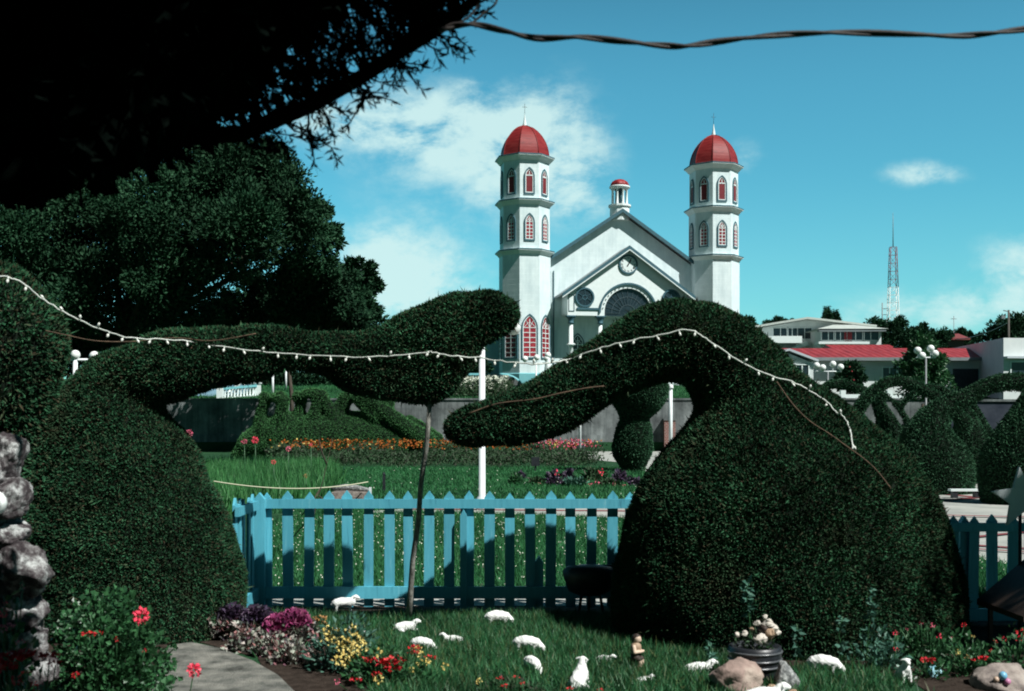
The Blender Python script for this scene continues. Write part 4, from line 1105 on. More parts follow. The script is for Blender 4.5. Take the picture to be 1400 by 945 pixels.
far_tree('broad dark tree right of the radio mast behind the dark bush', [(1252, 462, 18), (1262, 452, 9), (1270, 470, 20), (1290, 462, 12), (1282, 478, 14), (1246, 476, 20)], 120, 6500, .35, 44)
far_tree('low bushy tree above the red roof near the overhead wire', [(1312, 458, 9), (1326, 462, 8), (1300, 466, 9), (1338, 464, 7), (1320, 475, 14)], 168, 3500, .4, 45)
far_tree('rounded dark tree behind the utility pole at the right edge', [(1372, 452, 18), (1390, 448, 18), (1408, 446, 20), (1358, 462, 14), (1425, 455, 26), (1385, 470, 22)], 128, 7000, .4, 46)
def conifer(label, u, vt, vb, Y, wpx, n, seed):
    r = np.random.default_rng(seed); zb = tz(0, Y); x = X(u, Y); z1 = Z(vt, Y); z0 = min(Z(vb, Y), z1 - 3); hgt = z1 - z0; wr = wpx / F * Y / 2
    k = r.random(n) ** .6; a = r.uniform(0, 6.28, n); tier = .7 + .3 * np.abs(np.sin(k * 22)); rad = wr * k * tier * r.uniform(.3, 1.05, n)
    Pt = np.stack([x + rad * np.cos(a), Y + rad * np.sin(a), z1 - hgt * k + .1 * r.normal(size=n)], 1)
    D = unit(np.stack([np.cos(a), np.sin(a), -.25 + .4 * r.normal(size=n)], 1))
    lv, lf = leaves(Pt, D, .6 * r.uniform(.6, 1.3, n), .16, r)
    t = thing('conifer', label, 'tree', (x, Y, zb), 0, far); o = np.array([x, Y, zb])
    link('crown', np_mesh('crown', [(lv - o, lf, 0, False)], [M['tree']]), t)
    mb = MB(); mb.tube([(0, 0, 0), (0, 0, z1 - zb - .3)], [.3, .04], 7); mb.build('trunk', M['bark'], t)
conifer('pointed conifer left of the pair behind the two storey house', 1131, 419, 450, 170, 18, 1800, 51)
conifer('pointed conifer right of the pair behind the two storey house', 1142, 424, 452, 172, 20, 1800, 52)
Yb = 66
tree('dark_bush', 'big dark bush behind the four globe lamp covering the red roof', PX([(1262, 480, 17, 0), (1250, 500, 20, 0), (1274, 500, 20, -1), (1260, 466, 9, 0), (1280, 520, 20, 0), (1244, 522, 20, 0), (1262, 530, 24, -1)], Yb), 9000, .24, .11, 'plant', [(X(1262, Yb), Yb, 0, .2), (X(1262, Yb), Yb, 3, .1)], (), 55, base=(X(1262, Yb), Yb, 0), cat='bush')
tr = tree('flowering_bush', 'dark round bush with red flowers before the low building window', PX([(1164, 510, 14, 0), (1156, 518, 12, 0), (1172, 520, 12, 0), (1164, 530, 16, 0)], 82), 2400, .3, .14, 'tree', None, (), 56, base=(X(1164, 82), 82, 3.6), cat='bush')
mb = MB(); mb.sphere((0, 0, 0), .065, 0, 6); rfme = mb.mesh('red_flower', M['redroof'])
for i in range(6): o = link('red_flower', rfme, tr); o.location = (random.uniform(-.6, .6), -.75 + random.uniform(-.1, .1), Z(511, 82) - 3.6 + random.uniform(-.6, .5))
kd = tree('hedge', 'dark hedge on the terrace left of the curved pale wall', PX([(600, 520, 12, 0), (625, 514, 12, 0), (648, 508, 12, 0), (662, 505, 9, 0), (580, 522, 12, 0)], 94), 3000, .3, .14, 'tree', None, (), 57, base=(X(625, 94), 94, 4.9), cat='hedge')
kd = tree('hedge', 'long dark hedge across the top of the grassy bank at the left', PX([(300, 505, 12, 0), (330, 503, 12, 0), (360, 502, 12, 0), (390, 500, 13, 0), (420, 502, 12, 0), (450, 500, 12, 0), (480, 500, 14, 0), (510, 503, 14, 0), (540, 506, 14, 0), (565, 510, 14, 0)] + [(290 + 22 * i, 520, 15, 0) for i in range(14)], 104), 12000, .35, .16, 'tree', None, (), 58, base=(X(420, 104), 104, 5.2), cat='hedge')

# ------------------------------------------------------------------ the black tree overhead
r = np.random.default_rng(61)
def sample_poly(poly, n, Y0, Y1, r):
    us = [p[0] for p in poly]; vs = [p[1] for p in poly]; out = []
    while sum(len(o) for o in out) < n:
        u = r.uniform(min(us), max(us), n * 2); v = r.uniform(min(vs), max(vs), n * 2); k = in_poly(u, v, poly)
        y = r.uniform(Y0, Y1, k.sum()); out.append(np.stack([X(u[k], y), y, Z(v[k], y)], 1))
    return np.concatenate(out)[:n]
Pa = sample_poly([(-260, -160), (500, -160), (472, -30), (388, 38), (325, 88), (280, 122), (205, 172), (110, 215), (-20, 240), (-260, 300)], 16000, 3.9, 5.0, r)
Pb = sample_poly([(-260, -160), (660, -160), (630, -5), (560, 40), (470, 105), (345, 172), (220, 240), (110, 285), (-260, 330)], 650, 4.3, 5.2, r)
# crown continues up and back over the viewer's head
Pc = np.stack([r.uniform(-6.5, 1.5, 20000), r.uniform(-2.5, 5.4, 20000), 0 * np.arange(20000)], 1)
Pc[:, 2] = r.uniform(4.6, 7.0, 20000) + .0 * Pc[:, 0]
Pc = Pc[~((Pc[:, 1] > 3.2) & (Pc[:, 0] > -1.1))]
Pe = np.stack([r.uniform(-9, 8, 9000), r.uniform(-9, -5, 9000), r.uniform(.6, 13, 9000)], 1)  # leaf mass added behind the viewer to block sky light, merged into the crown
Pd = np.stack([r.uniform(-7.5, -2.6, 12000), r.uniform(4.0, 7.4, 12000), r.uniform(4.4, 7.0, 12000)], 1)
cl = np.array([P(u, v - 52, y) for u, v, y in [(-10, 285, 4.5), (30, 292, 4.4), (75, 268, 4.6), (120, 255, 4.3), (150, 228, 4.6), (190, 222, 4.5), (230, 200, 4.4), (255, 172, 4.6), (60, 250, 4.2), (5, 262, 4.3), (285, 165, 4.5), (315, 140, 4.6), (100, 240, 4.7), (170, 240, 4.2), (215, 212, 4.8)]])
ci = r.integers(0, len(cl), 2600); Pf = cl[ci] + r.normal(size=(2600, 3)) * np.array([.075, .1, .05]) * r.uniform(.5, 1.3, (len(cl), 1))[ci]
nPf = len(Pf); Pa = np.concatenate([Pa, Pf])
Pt = np.concatenate([Pa, Pb, Pc, Pd, Pe]); n = len(Pt)
D = unit(r.normal(size=(n, 3)) + np.array([.3, 0, -.4]))
Ls = np.concatenate([np.full(len(Pa) - nPf, .15), np.full(nPf, .085), np.full(len(Pb), .10), np.full(len(Pc), .24), np.full(len(Pd), .24), np.full(len(Pe), .6)]) * r.uniform(.6, 1.3, n)
Ws = np.concatenate([np.full(len(Pa), .07), np.full(len(Pb), .022), np.full(len(Pc), .10), np.full(len(Pd), .10), np.full(len(Pe), .3)])
big_v, big_f = leaves(Pt, D, Ls, Ws, r)
# the bare branch with its needle twigs
BR = [P(215, 190, 4.7), P(330, 183, 4.6), P(420, 146, 4.55), P(490, 108, 4.5), P(545, 72, 4.45), P(595, 42, 4.4), P(625, 22, 4.38), P(660, -12, 4.35), P(720, -60, 4.3)]
br = [Vector(p) for p in BR]
twigs = []; nv = []; nd = []
def along(t):
    k = t * (len(br) - 1); i = min(len(br) - 2, int(k)); return br[i].lerp(br[i + 1], k - i), (br[i + 1] - br[i]).normalized()
rr = random.Random(5)
def needles(a, b, m):
    for _ in range(m):
        k = rr.random(); p = a.lerp(b, k); d = (b - a).normalized() * rr.uniform(.2, .9) + Vector((rr.uniform(-1, 1), rr.uniform(-1, 1), rr.uniform(-1, 1))) * .7
        nv.append(tuple(p)); nd.append(tuple(d.normalized()))
for i in range(230):
    t = rr.uniform(.02, .99); p, d = along(t)
    up = 1 if rr.random() < .80 else -1
    side = Vector((-.55 * up + rr.uniform(-.5, .5), rr.uniform(-.8, .5), .8 * up + rr.uniform(-.3, .3))).normalized()
    L_ = rr.uniform(.10, .42) if up > 0 else rr.uniform(.05, .20) * (1.15 - t)
    e = p + side * L_ + d * rr.uniform(-.05, .12); m_ = p.lerp(e, .5) + Vector((rr.uniform(-1, 1), rr.uniform(-1, 1), rr.uniform(-1, 1))) * .02
    twigs.append([p, m_, e]); needles(p, e, int(40 * L_ / .3))
    for _ in range(int(L_ * 14)):
        k = rr.uniform(.3, 1); q = p.lerp(e, k); e2 = q + (side + Vector((rr.uniform(-1, 1), rr.uniform(-.6, .6), rr.uniform(-1, 1)))).normalized() * rr.uniform(.04, .12)
        twigs.append([q, e2]); needles(q, e2, 13)
for (u0, v0, u1, v1) in ((505, 118, 470, 182), (430, 145, 455, 180), (640, 12, 690, -10), (600, 40, 560, 20), (610, 30, 640, 5), (650, 18, 672, 20)):
    a, b2 = Vector(P(u0, v0, 4.5)), Vector(P(u1, v1, 4.45)); twigs.append([a, a.lerp(b2, .5) + Vector((.01, 0, .01)), b2]); needles(a, b2, 22)
nv = np.array(nv); nd = np.array(nd)
n_v, n_f = leaves(nv, nd, .042 * r.uniform(.6, 1.4, len(nv)), .009, r)
bt = thing('dark_tree', 'black silhouetted conifer hanging over the top left corner with a bare branch', 'tree', (-5.0, 3.6, 0))
o = np.array([-5.0, 3.6, 0])
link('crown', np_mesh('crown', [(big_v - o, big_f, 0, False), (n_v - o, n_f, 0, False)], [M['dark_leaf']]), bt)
mb = MB(); mb.tube([(-5, 3.6, 0), (-4.95, 3.62, 1.5), (-5.0, 3.6, 3.2), (-4.9, 3.6, 6.5)], [.34, .27, .24, .12], 12)
mb.tube([(-4.95, 3.6, 3.0), (-4.2, 4.2, 3.1), (-3.2, 4.7, 2.95)] + [tuple(p) for p in BR], [.13, .09, .06, .036, .034, .031, .029, .027, .025, .022, .018, .012], 10)
for e in ((-2, .5, 5.6), (1.0, 3.0, 5.4), (-1.5, 4.8, 5.2), (.5, -1, 5.8), (-3.5, 6.2, 5.4), (-5.5, -1, 5.5)): mb.tube([(-4.95, 3.6, 4.2), ((-4.95 + e[0]) / 2, (3.6 + e[1]) / 2, 5.2), e], [.1, .07, .03], 8)
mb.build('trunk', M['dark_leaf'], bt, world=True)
mb = MB()
for tw in twigs: mb.tube(tw, [.006, .004, .002][:len(tw)] if len(tw) == 3 else [.004, .002], 5, caps=False)
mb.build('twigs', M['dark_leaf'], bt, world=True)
# ------------------------------------------------------------------ picket fences
def picket_me(w, h, th, tip=.055, warp=0.0):
    mb = MB(); mb.prism([(-w / 2, 0), (w / 2, 0), (w / 2 + warp, h - tip), (warp, h), (-w / 2 + warp, h - tip)], (0, 0, 0), (1, 0, 0), (0, 0, 1), (0, th, 0))
    return mb.mesh('picket', M['fence'])
fr = random.Random(4)
def fence(label, a, b, n, zbot, ztop, rails, posts, wd=.092, th=.022):
    a = Vector(a); b = Vector(b); d = b - a; L_ = d.length; rz = math.atan2(d.y, d.x)
    t = thing('picket_fence', label, 'fence', (a.x, a.y, 0), rz)
    mes = [picket_me(wd * k, ztop - zbot + e, th, .06, wv) for k, e, wv in ((1, 0, 0), (.96, -.012, .004), (1.04, .008, -.003), (.93, .004, -.006))]
    for i in range(n):
        o = link('picket', fr.choice(mes), t); o.location = (L_ * (i + .5) / n + fr.uniform(-.006, .006), .0 + fr.uniform(0, .004), zbot + fr.uniform(-.006, .006)); o.rotation_euler = (fr.uniform(-.012, .012), fr.uniform(-.013, .013), 0)
    for z0, z1 in rails:
        mb = MB(); k = 6
        for i in range(k):  # slightly sagging board
            pass
        mb.box((L_ / 2, -.019, (z0 + z1) / 2), (L_, .034, z1 - z0)); mb.build('rail', M['fence'], t)
    for x, w, zt, y in posts:
        mb = MB(); mb.prism([(-w / 2, 0), (w / 2, 0), (w / 2, zt - .06), (0, zt), (-w / 2, zt - .06)], (x, y, 0), (1, 0, 0), (0, 0, 1), (0, .07, 0)); mb.build('post', M['fence'], t)
    return t
YF = 10.5
xa, xb = X(352, YF), X(905, YF)
fence('long sunlit blue picket fence between the two big topiaries', (xa, YF, 0), (xb, YF, 0), 20, .03, 1.10, [(.945, 1.03), (.115, .225)], [(.03, .10, 1.09, -.075), (X(635, YF) - xa, .075, 1.03, .026), (X(737, YF) - xa, .08, .5, .026), (X(634, YF) - xa, .06, .94, -.072)])
fence('short return of the blue picket fence running toward the viewer beside the left topiary', (xa + .02, 9.55, 0), (xa, YF - .1, 0), 5, .03, 1.08, [(.94, 1.02), (.115, .225)], [])
YG = 9.75
xa2 = X(1262, YG)
fence('shaded blue picket fence in front of the plaza right of the right topiary', (xa2, YG, 0), (X(1560, YG), YG, 0), 11, .03, .945, [(.80, .875), (.04, .14)], [(.37, .08, .93, .026)])

# ------------------------------------------------------------------ grass
r = np.random.default_rng(71)
def scatter(n, x0, x1, y0, y1, poly=None, avoid=(), r=r):
    x = r.uniform(x0, x1, n); y = r.uniform(y0, y1, n); k = np.ones(n, bool)
    if poly: k &= in_poly(x, y, poly)
    for a in avoid: k &= ~in_poly(x, y, a)
    return x[k], y[k]
def grass(name, x, y, h, w, m, r, lean=.45, z=0.0):
    n = len(x); D = unit(np.stack([r.normal(size=n) * lean, r.normal(size=n) * lean, np.ones(n)], 1))
    v, f = blades(np.stack([x, y, np.full(n, z)], 1), D, h * r.uniform(.45, 1.35, n), w * r.uniform(.7, 1.3, n), r)
    return kind(link(name, np_mesh(name, [(v, f, 0, False)], [M[m]])), 'stuff')
x, y = scatter(175000, -2.6, 6.0, 7.0, 10.7, None, [PATH] + SOILS)
k = wob(np.stack([x, y, 0 * x], 1), 3.2, 77) + r.normal(size=len(x)) * .35 > -.45; x, y = x[k], y[k]
grass('lawn_grass', x, y, .095, .011, 'grass', r, .6)
KERB = [(-2.9, 10.7), (8, 10.66), (8, 11.3), (0, 11.22), (-1.2, 11.3), (-2.9, 11.64)]
x, y = scatter(150000, -4.2, 7.5, 11.2, 24, None, [KERB, PLAZA])
grass('clover_lawn', x, y, .10, .016, 'fargrass', r, .6)
def dots(name, x, y, z, rad, m, r, k=3):
    """little flower heads: crossed diamonds"""
    n = len(x) * k; xx, yy, zz = np.repeat(x, k), np.repeat(y, k), np.repeat(z, k)
    D = unit(r.normal(size=(n, 3)) + np.array([0, -.3, .5])); v, f = leaves(np.stack([xx, yy, zz], 1) - D * rad * .5, D, rad * 1.6, rad * 1.3, r)
    return v, f
M['whiteflower'] = mat('white clover flower', [(.55, .60, .50), (.75, .78, .66)], 9, .7, .2, 0)
x, y = scatter(2600, -4.2, 6.5, 11.3, 23, None, [KERB, PLAZA])
v, f = dots('c', x, y, r.uniform(.07, .13, len(x)), .0125, 'whiteflower', r)
kind(link('clover_flowers', np_mesh('clover_flowers', [(v, f, 0, False)], [M['whiteflower']])), 'stuff')
x, y = scatter(90000, -16, 12, 22, 47, None, [PLAZA, [(5.2, 36), (14, 36), (14, 78), (4, 78), (4, 58), (5.4, 52)]])
grass('park_lawn', x, y, .11, .03, 'fargrass', r, .6)
x, y = scatter(160, -8, 9, 24, 44, None, [PLAZA]); v, f = dots('c', x, y, r.uniform(.08, .15, len(x)), .02, 'whiteflower', r)
kind(link('lawn_daisies', np_mesh('lawn_daisies', [(v, f, 0, False)], [M['whiteflower']])), 'stuff')
MEAD = [(-11.5, 46), (-14, 30), (-9.5, 20), (-6.0, 20.5), (-4.2, 24.5), (-5.0, 34), (-7.2, 45)]
x, y = scatter(42000, -14, -3, 20, 46, MEAD)
grass('meadow_grass', x, y, .52, .045, 'tallgrass', r, .28)
x, y = scatter(30000, -40, 14, 79, 104)
n = len(x); zz = np.array([tz(0, q) for q in y]); D = unit(np.stack([r.normal(size=n) * .5, r.normal(size=n) * .5, np.ones(n)], 1))
v, f = blades(np.stack([x, y, zz], 1), D, .2 * r.uniform(.5, 1.3, n), .07, r)
kind(link('bank_grass', np_mesh('bank_grass', [(v, f, 0, False)], [M['fargrass']])), 'stuff')

# marigold band and shrubs beyond the lawn
M['orange'] = leaf_mat('orange petal', [(.38, .10, .02), (.46, .15, .025), (.30, .07, .02), (.42, .22, .05)], .6, .2, 1, .9, 1.1)
M['redpetal'] = leaf_mat('red petal', [(.45, .012, .02), (.60, .02, .025), (.52, .03, .05)], .5, .3, 4, .8, 1.15)
M['pinkpetal'] = leaf_mat('pink petal', [(.70, .10, .20), (.75, .22, .30), (.62, .06, .14)], .5, .3, 4, .85, 1.1)
M['coral'] = leaf_mat('coral petal', [(.80, .05, .10), (.85, .09, .15), (.72, .03, .07)], .5, .3, 20, .85, 1.1)
M['yellow'] = leaf_mat('yellow petal', [(.62, .50, .14), (.72, .60, .22), (.55, .38, .10)], .5, .3, 4, .85, 1.1)
M['bronze'] = leaf_mat('bronze petal', [(.32, .16, .05), (.42, .24, .09), (.25, .10, .05)], .6, .2, 4, .85, 1.1)
M['kale_dark'] = leaf_mat('dark purple kale', [(.030, .022, .045), (.055, .035, .075), (.085, .05, .09), (.04, .05, .055)], .5, .4, 9, .7, 1.2)
M['kale_pink'] = leaf_mat('magenta kale', [(.22, .03, .11), (.36, .06, .18), (.12, .025, .08), (.42, .12, .22)], .5, .4, 9, .7, 1.2)
M['kale_pale'] = leaf_mat('pale kale edge', [(.05, .075, .055), (.40, .44, .36), (.07, .05, .07), (.14, .19, .13), (.46, .40, .37), (.05, .07, .06), (.36, .16, .15), (.10, .05, .09)], .5, .4, 9, .75, 1.2)
M['bedleaf'] = leaf_mat('bed foliage', [(.02, .05, .022), (.035, .085, .035), (.05, .05, .04)], .6, .2, 1, .7, 1.2, .1)
BAND = [(-11, 58), (-11, 50), (-8, 47.5), (2.2, 46.5), (4.2, 50), (3.2, 60), (1.6, 62), (-4, 55)]
x, y = scatter(26000, -11, 4.5, 46, 62, BAND); n = len(x); z = r.uniform(.05, .95, n) * (.75 + .25 * np.sin(x * 1.7))
lv, lf = leaves(np.stack([x, y, z], 1), unit(r.normal(size=(n, 3)) + np.array([0, 0, .4])), .18 * r.uniform(.6, 1.3, n), .06, r)
x2, y2 = scatter(1500, -11, 4.5, 46, 60, BAND); v2, f2 = dots('m', x2, y2, r.uniform(.72, 1.1, len(x2)), .06, 'orange', r, 4)
keep = None
mixr = r.random(len(x2)); mi = np.repeat(np.where((x2 > 1.0) & (mixr < .65), 2, np.where(mixr < .93, 1, 3)), 4)
kind(link('marigold_bed', np_mesh('marigold_bed', [(lv, lf, 0, False), (v2, f2, mi, False)], [M['bedleaf'], M['orange'], M['pinkpetal'], M['yellow']])), 'stuff')
# white flowers on the wall under the tower
x, y = scatter(2600, X(600, 84), X(700, 84), 80, 86); n = len(x); z = np.array([tz(0, q) for q in y]) + r.uniform(.1, 1.1, n)
lv, lf = leaves(np.stack([x, y, z], 1), unit(r.normal(size=(n, 3))), .3, .1, r)
x2, y2 = scatter(420, X(622, 84), X(694, 84), 81, 86); v2, f2 = dots('w', x2, y2, np.array([tz(0, q) for q in y2]) + r.uniform(.6, 1.35, len(x2)), .11, 'w', r, 3)
kind(link('white_flower_bed', np_mesh('white_flower_bed', [(lv, lf, 0, False), (v2, f2, 1, False)], [M['bedleaf'], M['whiteflower']])), 'stuff')

# ------------------------------------------------------------------ plants
def petal_head(c, rad, n, r, shape='ball', pw=.55):
    if shape == 'flat':
        a = r.uniform(0, 6.28, n); q = np.sqrt(r.random(n)); p = np.stack([q * np.cos(a), q * np.sin(a), .22 * (1 - q * q) + .12 * r.normal(size=n)], 1) * rad; D = unit(np.stack([np.cos(a), np.sin(a), .5 + .4 * r.normal(size=n)], 1))
    else:
        d = unit(r.normal(size=(n, 3))); p = d * rad * r.uniform(.35, .75, (n, 1)); D = unit(d + .5 * r.normal(size=(n, 3)))
    return leaves(np.array(c) + p, D, rad * pw * r.uniform(.8, 1.2, n), rad * pw * .85, r, .5)
def plant(name, label, c, rx, ry, h, n, L, W, lm, flowers=(), seed=1, group=None, z0=0.0, dome=True, cat='plant', stems=8, up=.35, fname='flower', shell=.5):
    """leafy plant: leaves through a half-ellipsoid, stems inside, flower heads as parts. flowers: (dx, dy, z, radius, material, shape, petals)"""
    r = np.random.default_rng(seed)
    d = unit(r.normal(size=(n, 3))); d[:, 2] = np.abs(d[:, 2]) if dome else d[:, 2]
    q = r.random(n) ** shell
    lump = 1 + .22 * wob(d * 2.2, 2.0, seed)
    p = d * (q * lump)[:, None] * np.array([rx, ry, h]); p[:, 2] = np.maximum(.01, p[:, 2])
    D = unit(d * .8 + r.normal(size=(n, 3)) * .6 + np.array([0, -.1, up]))
    lv, lf = leaves(p, D, L * r.uniform(.55, 1.3, n), W * r.uniform(.7, 1.3, n), r, .4)
    t = thing(name, label, cat, (c[0], c[1], z0), 0, group)
    link('foliage', np_mesh('foliage', [(lv, lf, 0, False)], [M[lm]]), t)
    if stems:
        mb = MB()
        for _ in range(stems):
            a = r.uniform(0, 6.28); q = r.uniform(.3, .8); mb.tube([(0.2 * q * rx * math.cos(a), .2 * q * ry * math.sin(a), 0), (q * rx * math.cos(a), q * ry * math.sin(a), h * r.uniform(.5, .9))], [.006, .003], 5)
        mb.build('stems', M['plant'], t)
    for fl in flowers:
        dx, dy, z, rad, m, shp, k = fl
        v, f = petal_head((dx, dy, z), rad, k, r, shp)
        parts = [(v, f, 0, False)]
        o = link(fname, np_mesh(fname, parts, [M[m]]), t)
        mb = MB(); mb.tube([(dx * .8, dy * .8, max(.0, z - rad * 1.2 - min(.18, z * .5))), (dx, dy, z - rad * .2)], .0035, 5); mb.build('flower_stalk', M['plant'], o)
    return t
def at(u, v, Y): return (X(u, Y), Y, Z(v, Y))
def heads(c, lst):
    """(u, v, Y, radius px, material, shape, petals) -> relative to the plant base c"""
    out = []
    for u, v, Y, rp, m, s, k in lst:
        p = at(u, v, Y); out.append((p[0] - c[0], p[1] - c[1], p[2] - (c[2] if len(c) > 2 else 0), rp / F * Y, m, s, k))
    return out
# geranium bush at the lower left
c = (X(150, 7.3), 7.35); plant('geranium_bush', 'leafy geranium bush with one large coral bloom beside the stone pillar', c, .42, .33, .60, 4200, .040, .038, 'plant', heads(c, [(193, 842, 7.05, 11, 'coral', 'ball', 70), (122, 868, 7.0, 8, 'redpetal', 'flat', 22), (135, 866, 7.05, 5, 'redpetal', 'flat', 14), (160, 873, 7.0, 4, 'redpetal', 'ball', 12), (198, 890, 7.0, 3.5, 'redpetal', 'ball', 12), (103, 923, 6.95, 5, 'redpetal', 'ball', 16)]), 81, cat='bush')
c = (X(228, 6.7), 6.72); plant('geranium', 'single low geranium with a bright red bloom on the garden path', c, .15, .08, .16, 110, .05, .045, 'plant', heads(c, [(265, 916, 6.7, 10, 'coral', 'ball', 60)]), 82, cat='flower', stems=4)
c = (X(30, 5.9), 5.95); plant('red_flower_plant', 'plant with flat scarlet flower clusters at the lower left corner', c, .22, .22, .46, 420, .05, .03, 'plant', heads(c, [(12, 903, 5.8, 17, 'redpetal', 'flat', 60), (28, 896, 5.85, 14, 'redpetal', 'flat', 50), (5, 914, 5.75, 14, 'redpetal', 'flat', 50), (68, 899, 5.9, 11, 'redpetal', 'flat', 44), (76, 908, 5.85, 8, 'redpetal', 'flat', 30), (22, 930, 5.7, 8, 'redpetal', 'ball', 24), (47, 938, 5.7, 7, 'redpetal', 'ball', 24), (36, 920, 5.75, 6, 'redpetal', 'flat', 20), (60, 933, 5.7, 4, 'pinkpetal', 'ball', 16)]), 83, cat='flower')
c = (X(5, 6.2), 6.25); plant('pink_flower_plant', 'tall plant with pink and red blooms climbing the stone pillar', c, .16, .14, .86, 300, .06, .04, 'plant', heads(c, [(3, 860, 6.1, 7, 'pinkpetal', 'ball', 28), (15, 856, 6.1, 6, 'pinkpetal', 'ball', 26), (4, 838, 6.1, 7, 'coral', 'ball', 26), (7, 825, 6.1, 4, 'coral', 'ball', 14), (31, 803, 6.2, 4, 'pinkpetal', 'ball', 14), (28, 879, 6.1, 6, 'pinkpetal', 'flat', 14)]), 84, cat='flower')
# low leafy plants along the foot of the left topiary
for i, (u, v, Y, rx, h, lab) in enumerate([(258, 858, 9.3, .10, .14, 'low leafy clump at the left foot of the left topiary'), (285, 854, 9.4, .12, .15, 'low leafy clump between two others at the foot of the left topiary'), (312, 848, 9.5, .12, .17, 'low leafy clump near the fence corner at the foot of the left topiary'), (336, 850, 9.5, .13, .20, 'tallest leafy clump right below the blue fence corner')]):
    plant('leafy_plant', lab, (X(u, Y), Y), rx, .1, h, 130, .055, .035, 'blueplant', (), 90 + i, 'leafy clumps below the left topiary', stems=3)
# ornamental kale row
for i, (u, v, Y, rr_, h, top, lab) in enumerate([(312, 862, 9.15, .17, .24, 'kale_dark', 'dark purple ornamental kale at the path end of its row'), (352, 862, 9.05, .17, .23, 'kale_dark', 'purple kale with pink flecks second from the path'), (382, 876, 8.75, .16, .21, 'kale_pink', 'magenta and violet kale in the middle of the row'), (403, 872, 8.8, .15, .24, 'kale_pink', 'brightest magenta kale beside the yellow flowers')]):
    b = (X(u, Y), Y); t = thing('ornamental_kale', lab, 'plant', (b[0], b[1], 0), 0, 'ornamental kale by the garden path'); r2 = np.random.default_rng(100 + i)
    n = 420; d = unit(r2.normal(size=(n, 3))); d[:, 2] = np.abs(d[:, 2]); p = d * np.array([rr_ * .62, rr_ * .62, .10]) * (r2.random((n, 1)) ** .4) + np.array([0, 0, h - .08])
    v_, f_ = leaves(p, unit(d + r2.normal(size=(n, 3)) * .45 + np.array([0, 0, .3])), .055, .06, r2, .9); link('rosette', np_mesh('rosette', [(v_, f_, 0, False)], [M[top]]), t)
    n = 620; a = r2.uniform(0, 6.28, n); q = r2.uniform(.3, 1.0, n); p = np.stack([np.cos(a) * q * rr_, np.sin(a) * q * rr_, .03 + r2.random(n) * (h - .10)], 1)
    v_, f_ = leaves(p, unit(np.stack([np.cos(a), np.sin(a), .25 + .4 * r2.normal(size=n)], 1)), .048, .042, r2, .8); link('outer_leaves', np_mesh('outer_leaves', [(v_, f_, 0, False)], [M['kale_pale']]), t)
    mb = MB(); mb.tube([(0, 0, 0), (0, 0, h - .06)], .014, 6); mb.build('stem', M['plant'], t)
for i, (u, v, Y, lab) in enumerate([(372, 893, 8.45, 'pale kale seedling with white edges low before the magenta kale'), (336, 886, 8.65, 'pale green kale with pinkish edges low before the purple kale'), (400, 905, 8.2, 'pale kale plant nearest the path bend beside the yellow flowers')]):
    plant('ornamental_kale', lab, (X(u, Y), Y), .15, .13, .16, 420, .042, .036, 'kale_pale', (), 110 + i, 'ornamental kale by the garden path', stems=2)
# yellow and red flowers
yl = [(448, 862, 7.9), (452, 871, 7.85), (460, 866, 7.95), (471, 868, 7.9), (483, 862, 7.95), (486, 872, 7.9), (492, 876, 7.9), (478, 880, 7.85), (498, 884, 7.85), (466, 884, 7.8), (474, 894, 7.75), (462, 902, 7.7), (488, 897, 7.75), (496, 903, 7.7), (475, 908, 7.7), (455, 880, 7.9), (443, 876, 7.95), (486, 888, 7.8)]
c = (X(468, 7.9), 7.95); plant('yellow_flower_bush', 'bush covered in pale yellow flowers between the kale and the sheep lawn', c, .25, .2, .36, 900, .055, .028, 'blueplant', heads(c, [(u, v, Y, 8.5, 'yellow', 'ball', 26) for u, v, Y in yl]), 85, cat='bush')
c = (X(515, 7.6), 7.62); plant('yellow_flower_bush', 'smaller yellow flowered plant right of the scarlet flowers', c, .2, .16, .24, 420, .05, .028, 'plant', heads(c, [(517, 893, 7.5, 8, 'yellow', 'ball', 24), (511, 899, 7.5, 7, 'yellow', 'ball', 22), (518, 928, 7.3, 8, 'yellow', 'ball', 24), (570, 888, 7.6, 7, 'yellow', 'ball', 22), (576, 896, 7.6, 7, 'yellow', 'ball', 22), (583, 905, 7.5, 6, 'yellow', 'ball', 20), (608, 911, 7.4, 6, 'yellow', 'ball', 18), (574, 905, 7.5, 6, 'yellow', 'ball', 18), (562, 916, 7.4, 5, 'yellow', 'ball', 18)]), 86, cat='flower')
c = (X(530, 7.4), 7.45); plant('scarlet_flower_plant', 'plant with flat scarlet heads beside the yellow bush', c, .26, .14, .24, 420, .05, .028, 'plant', heads(c, [(506, 904, 7.45, 10, 'redpetal', 'flat', 40), (530, 907, 7.4, 12, 'redpetal', 'flat', 46), (542, 905, 7.45, 10, 'redpetal', 'flat', 40), (537, 915, 7.35, 9, 'redpetal', 'flat', 34), (515, 922, 7.3, 6, 'redpetal', 'flat', 20), (486, 930, 7.25, 7, 'redpetal', 'flat', 24), (460, 931, 7.25, 5, 'pinkpetal', 'ball', 18), (568, 887, 7.6, 8, 'redpetal', 'flat', 24), (588, 900, 7.55, 7, 'redpetal', 'flat', 20), (565, 893, 7.55, 6, 'redpetal', 'flat', 18)]), 87, cat='flower')
c = (X(434, 9.1), 9.1); plant('bronze_flower_plant', 'small plant with bronze orange flowers behind the magenta kale', c, .06, .05, .16, 60, .05, .02, 'plant', heads(c, [(428, 850, 9.1, 8, 'bronze', 'flat', 26), (438, 846, 9.1, 8, 'bronze', 'flat', 26), (441, 852, 9.1, 5, 'bronze', 'flat', 16)]), 88, cat='flower', stems=3)
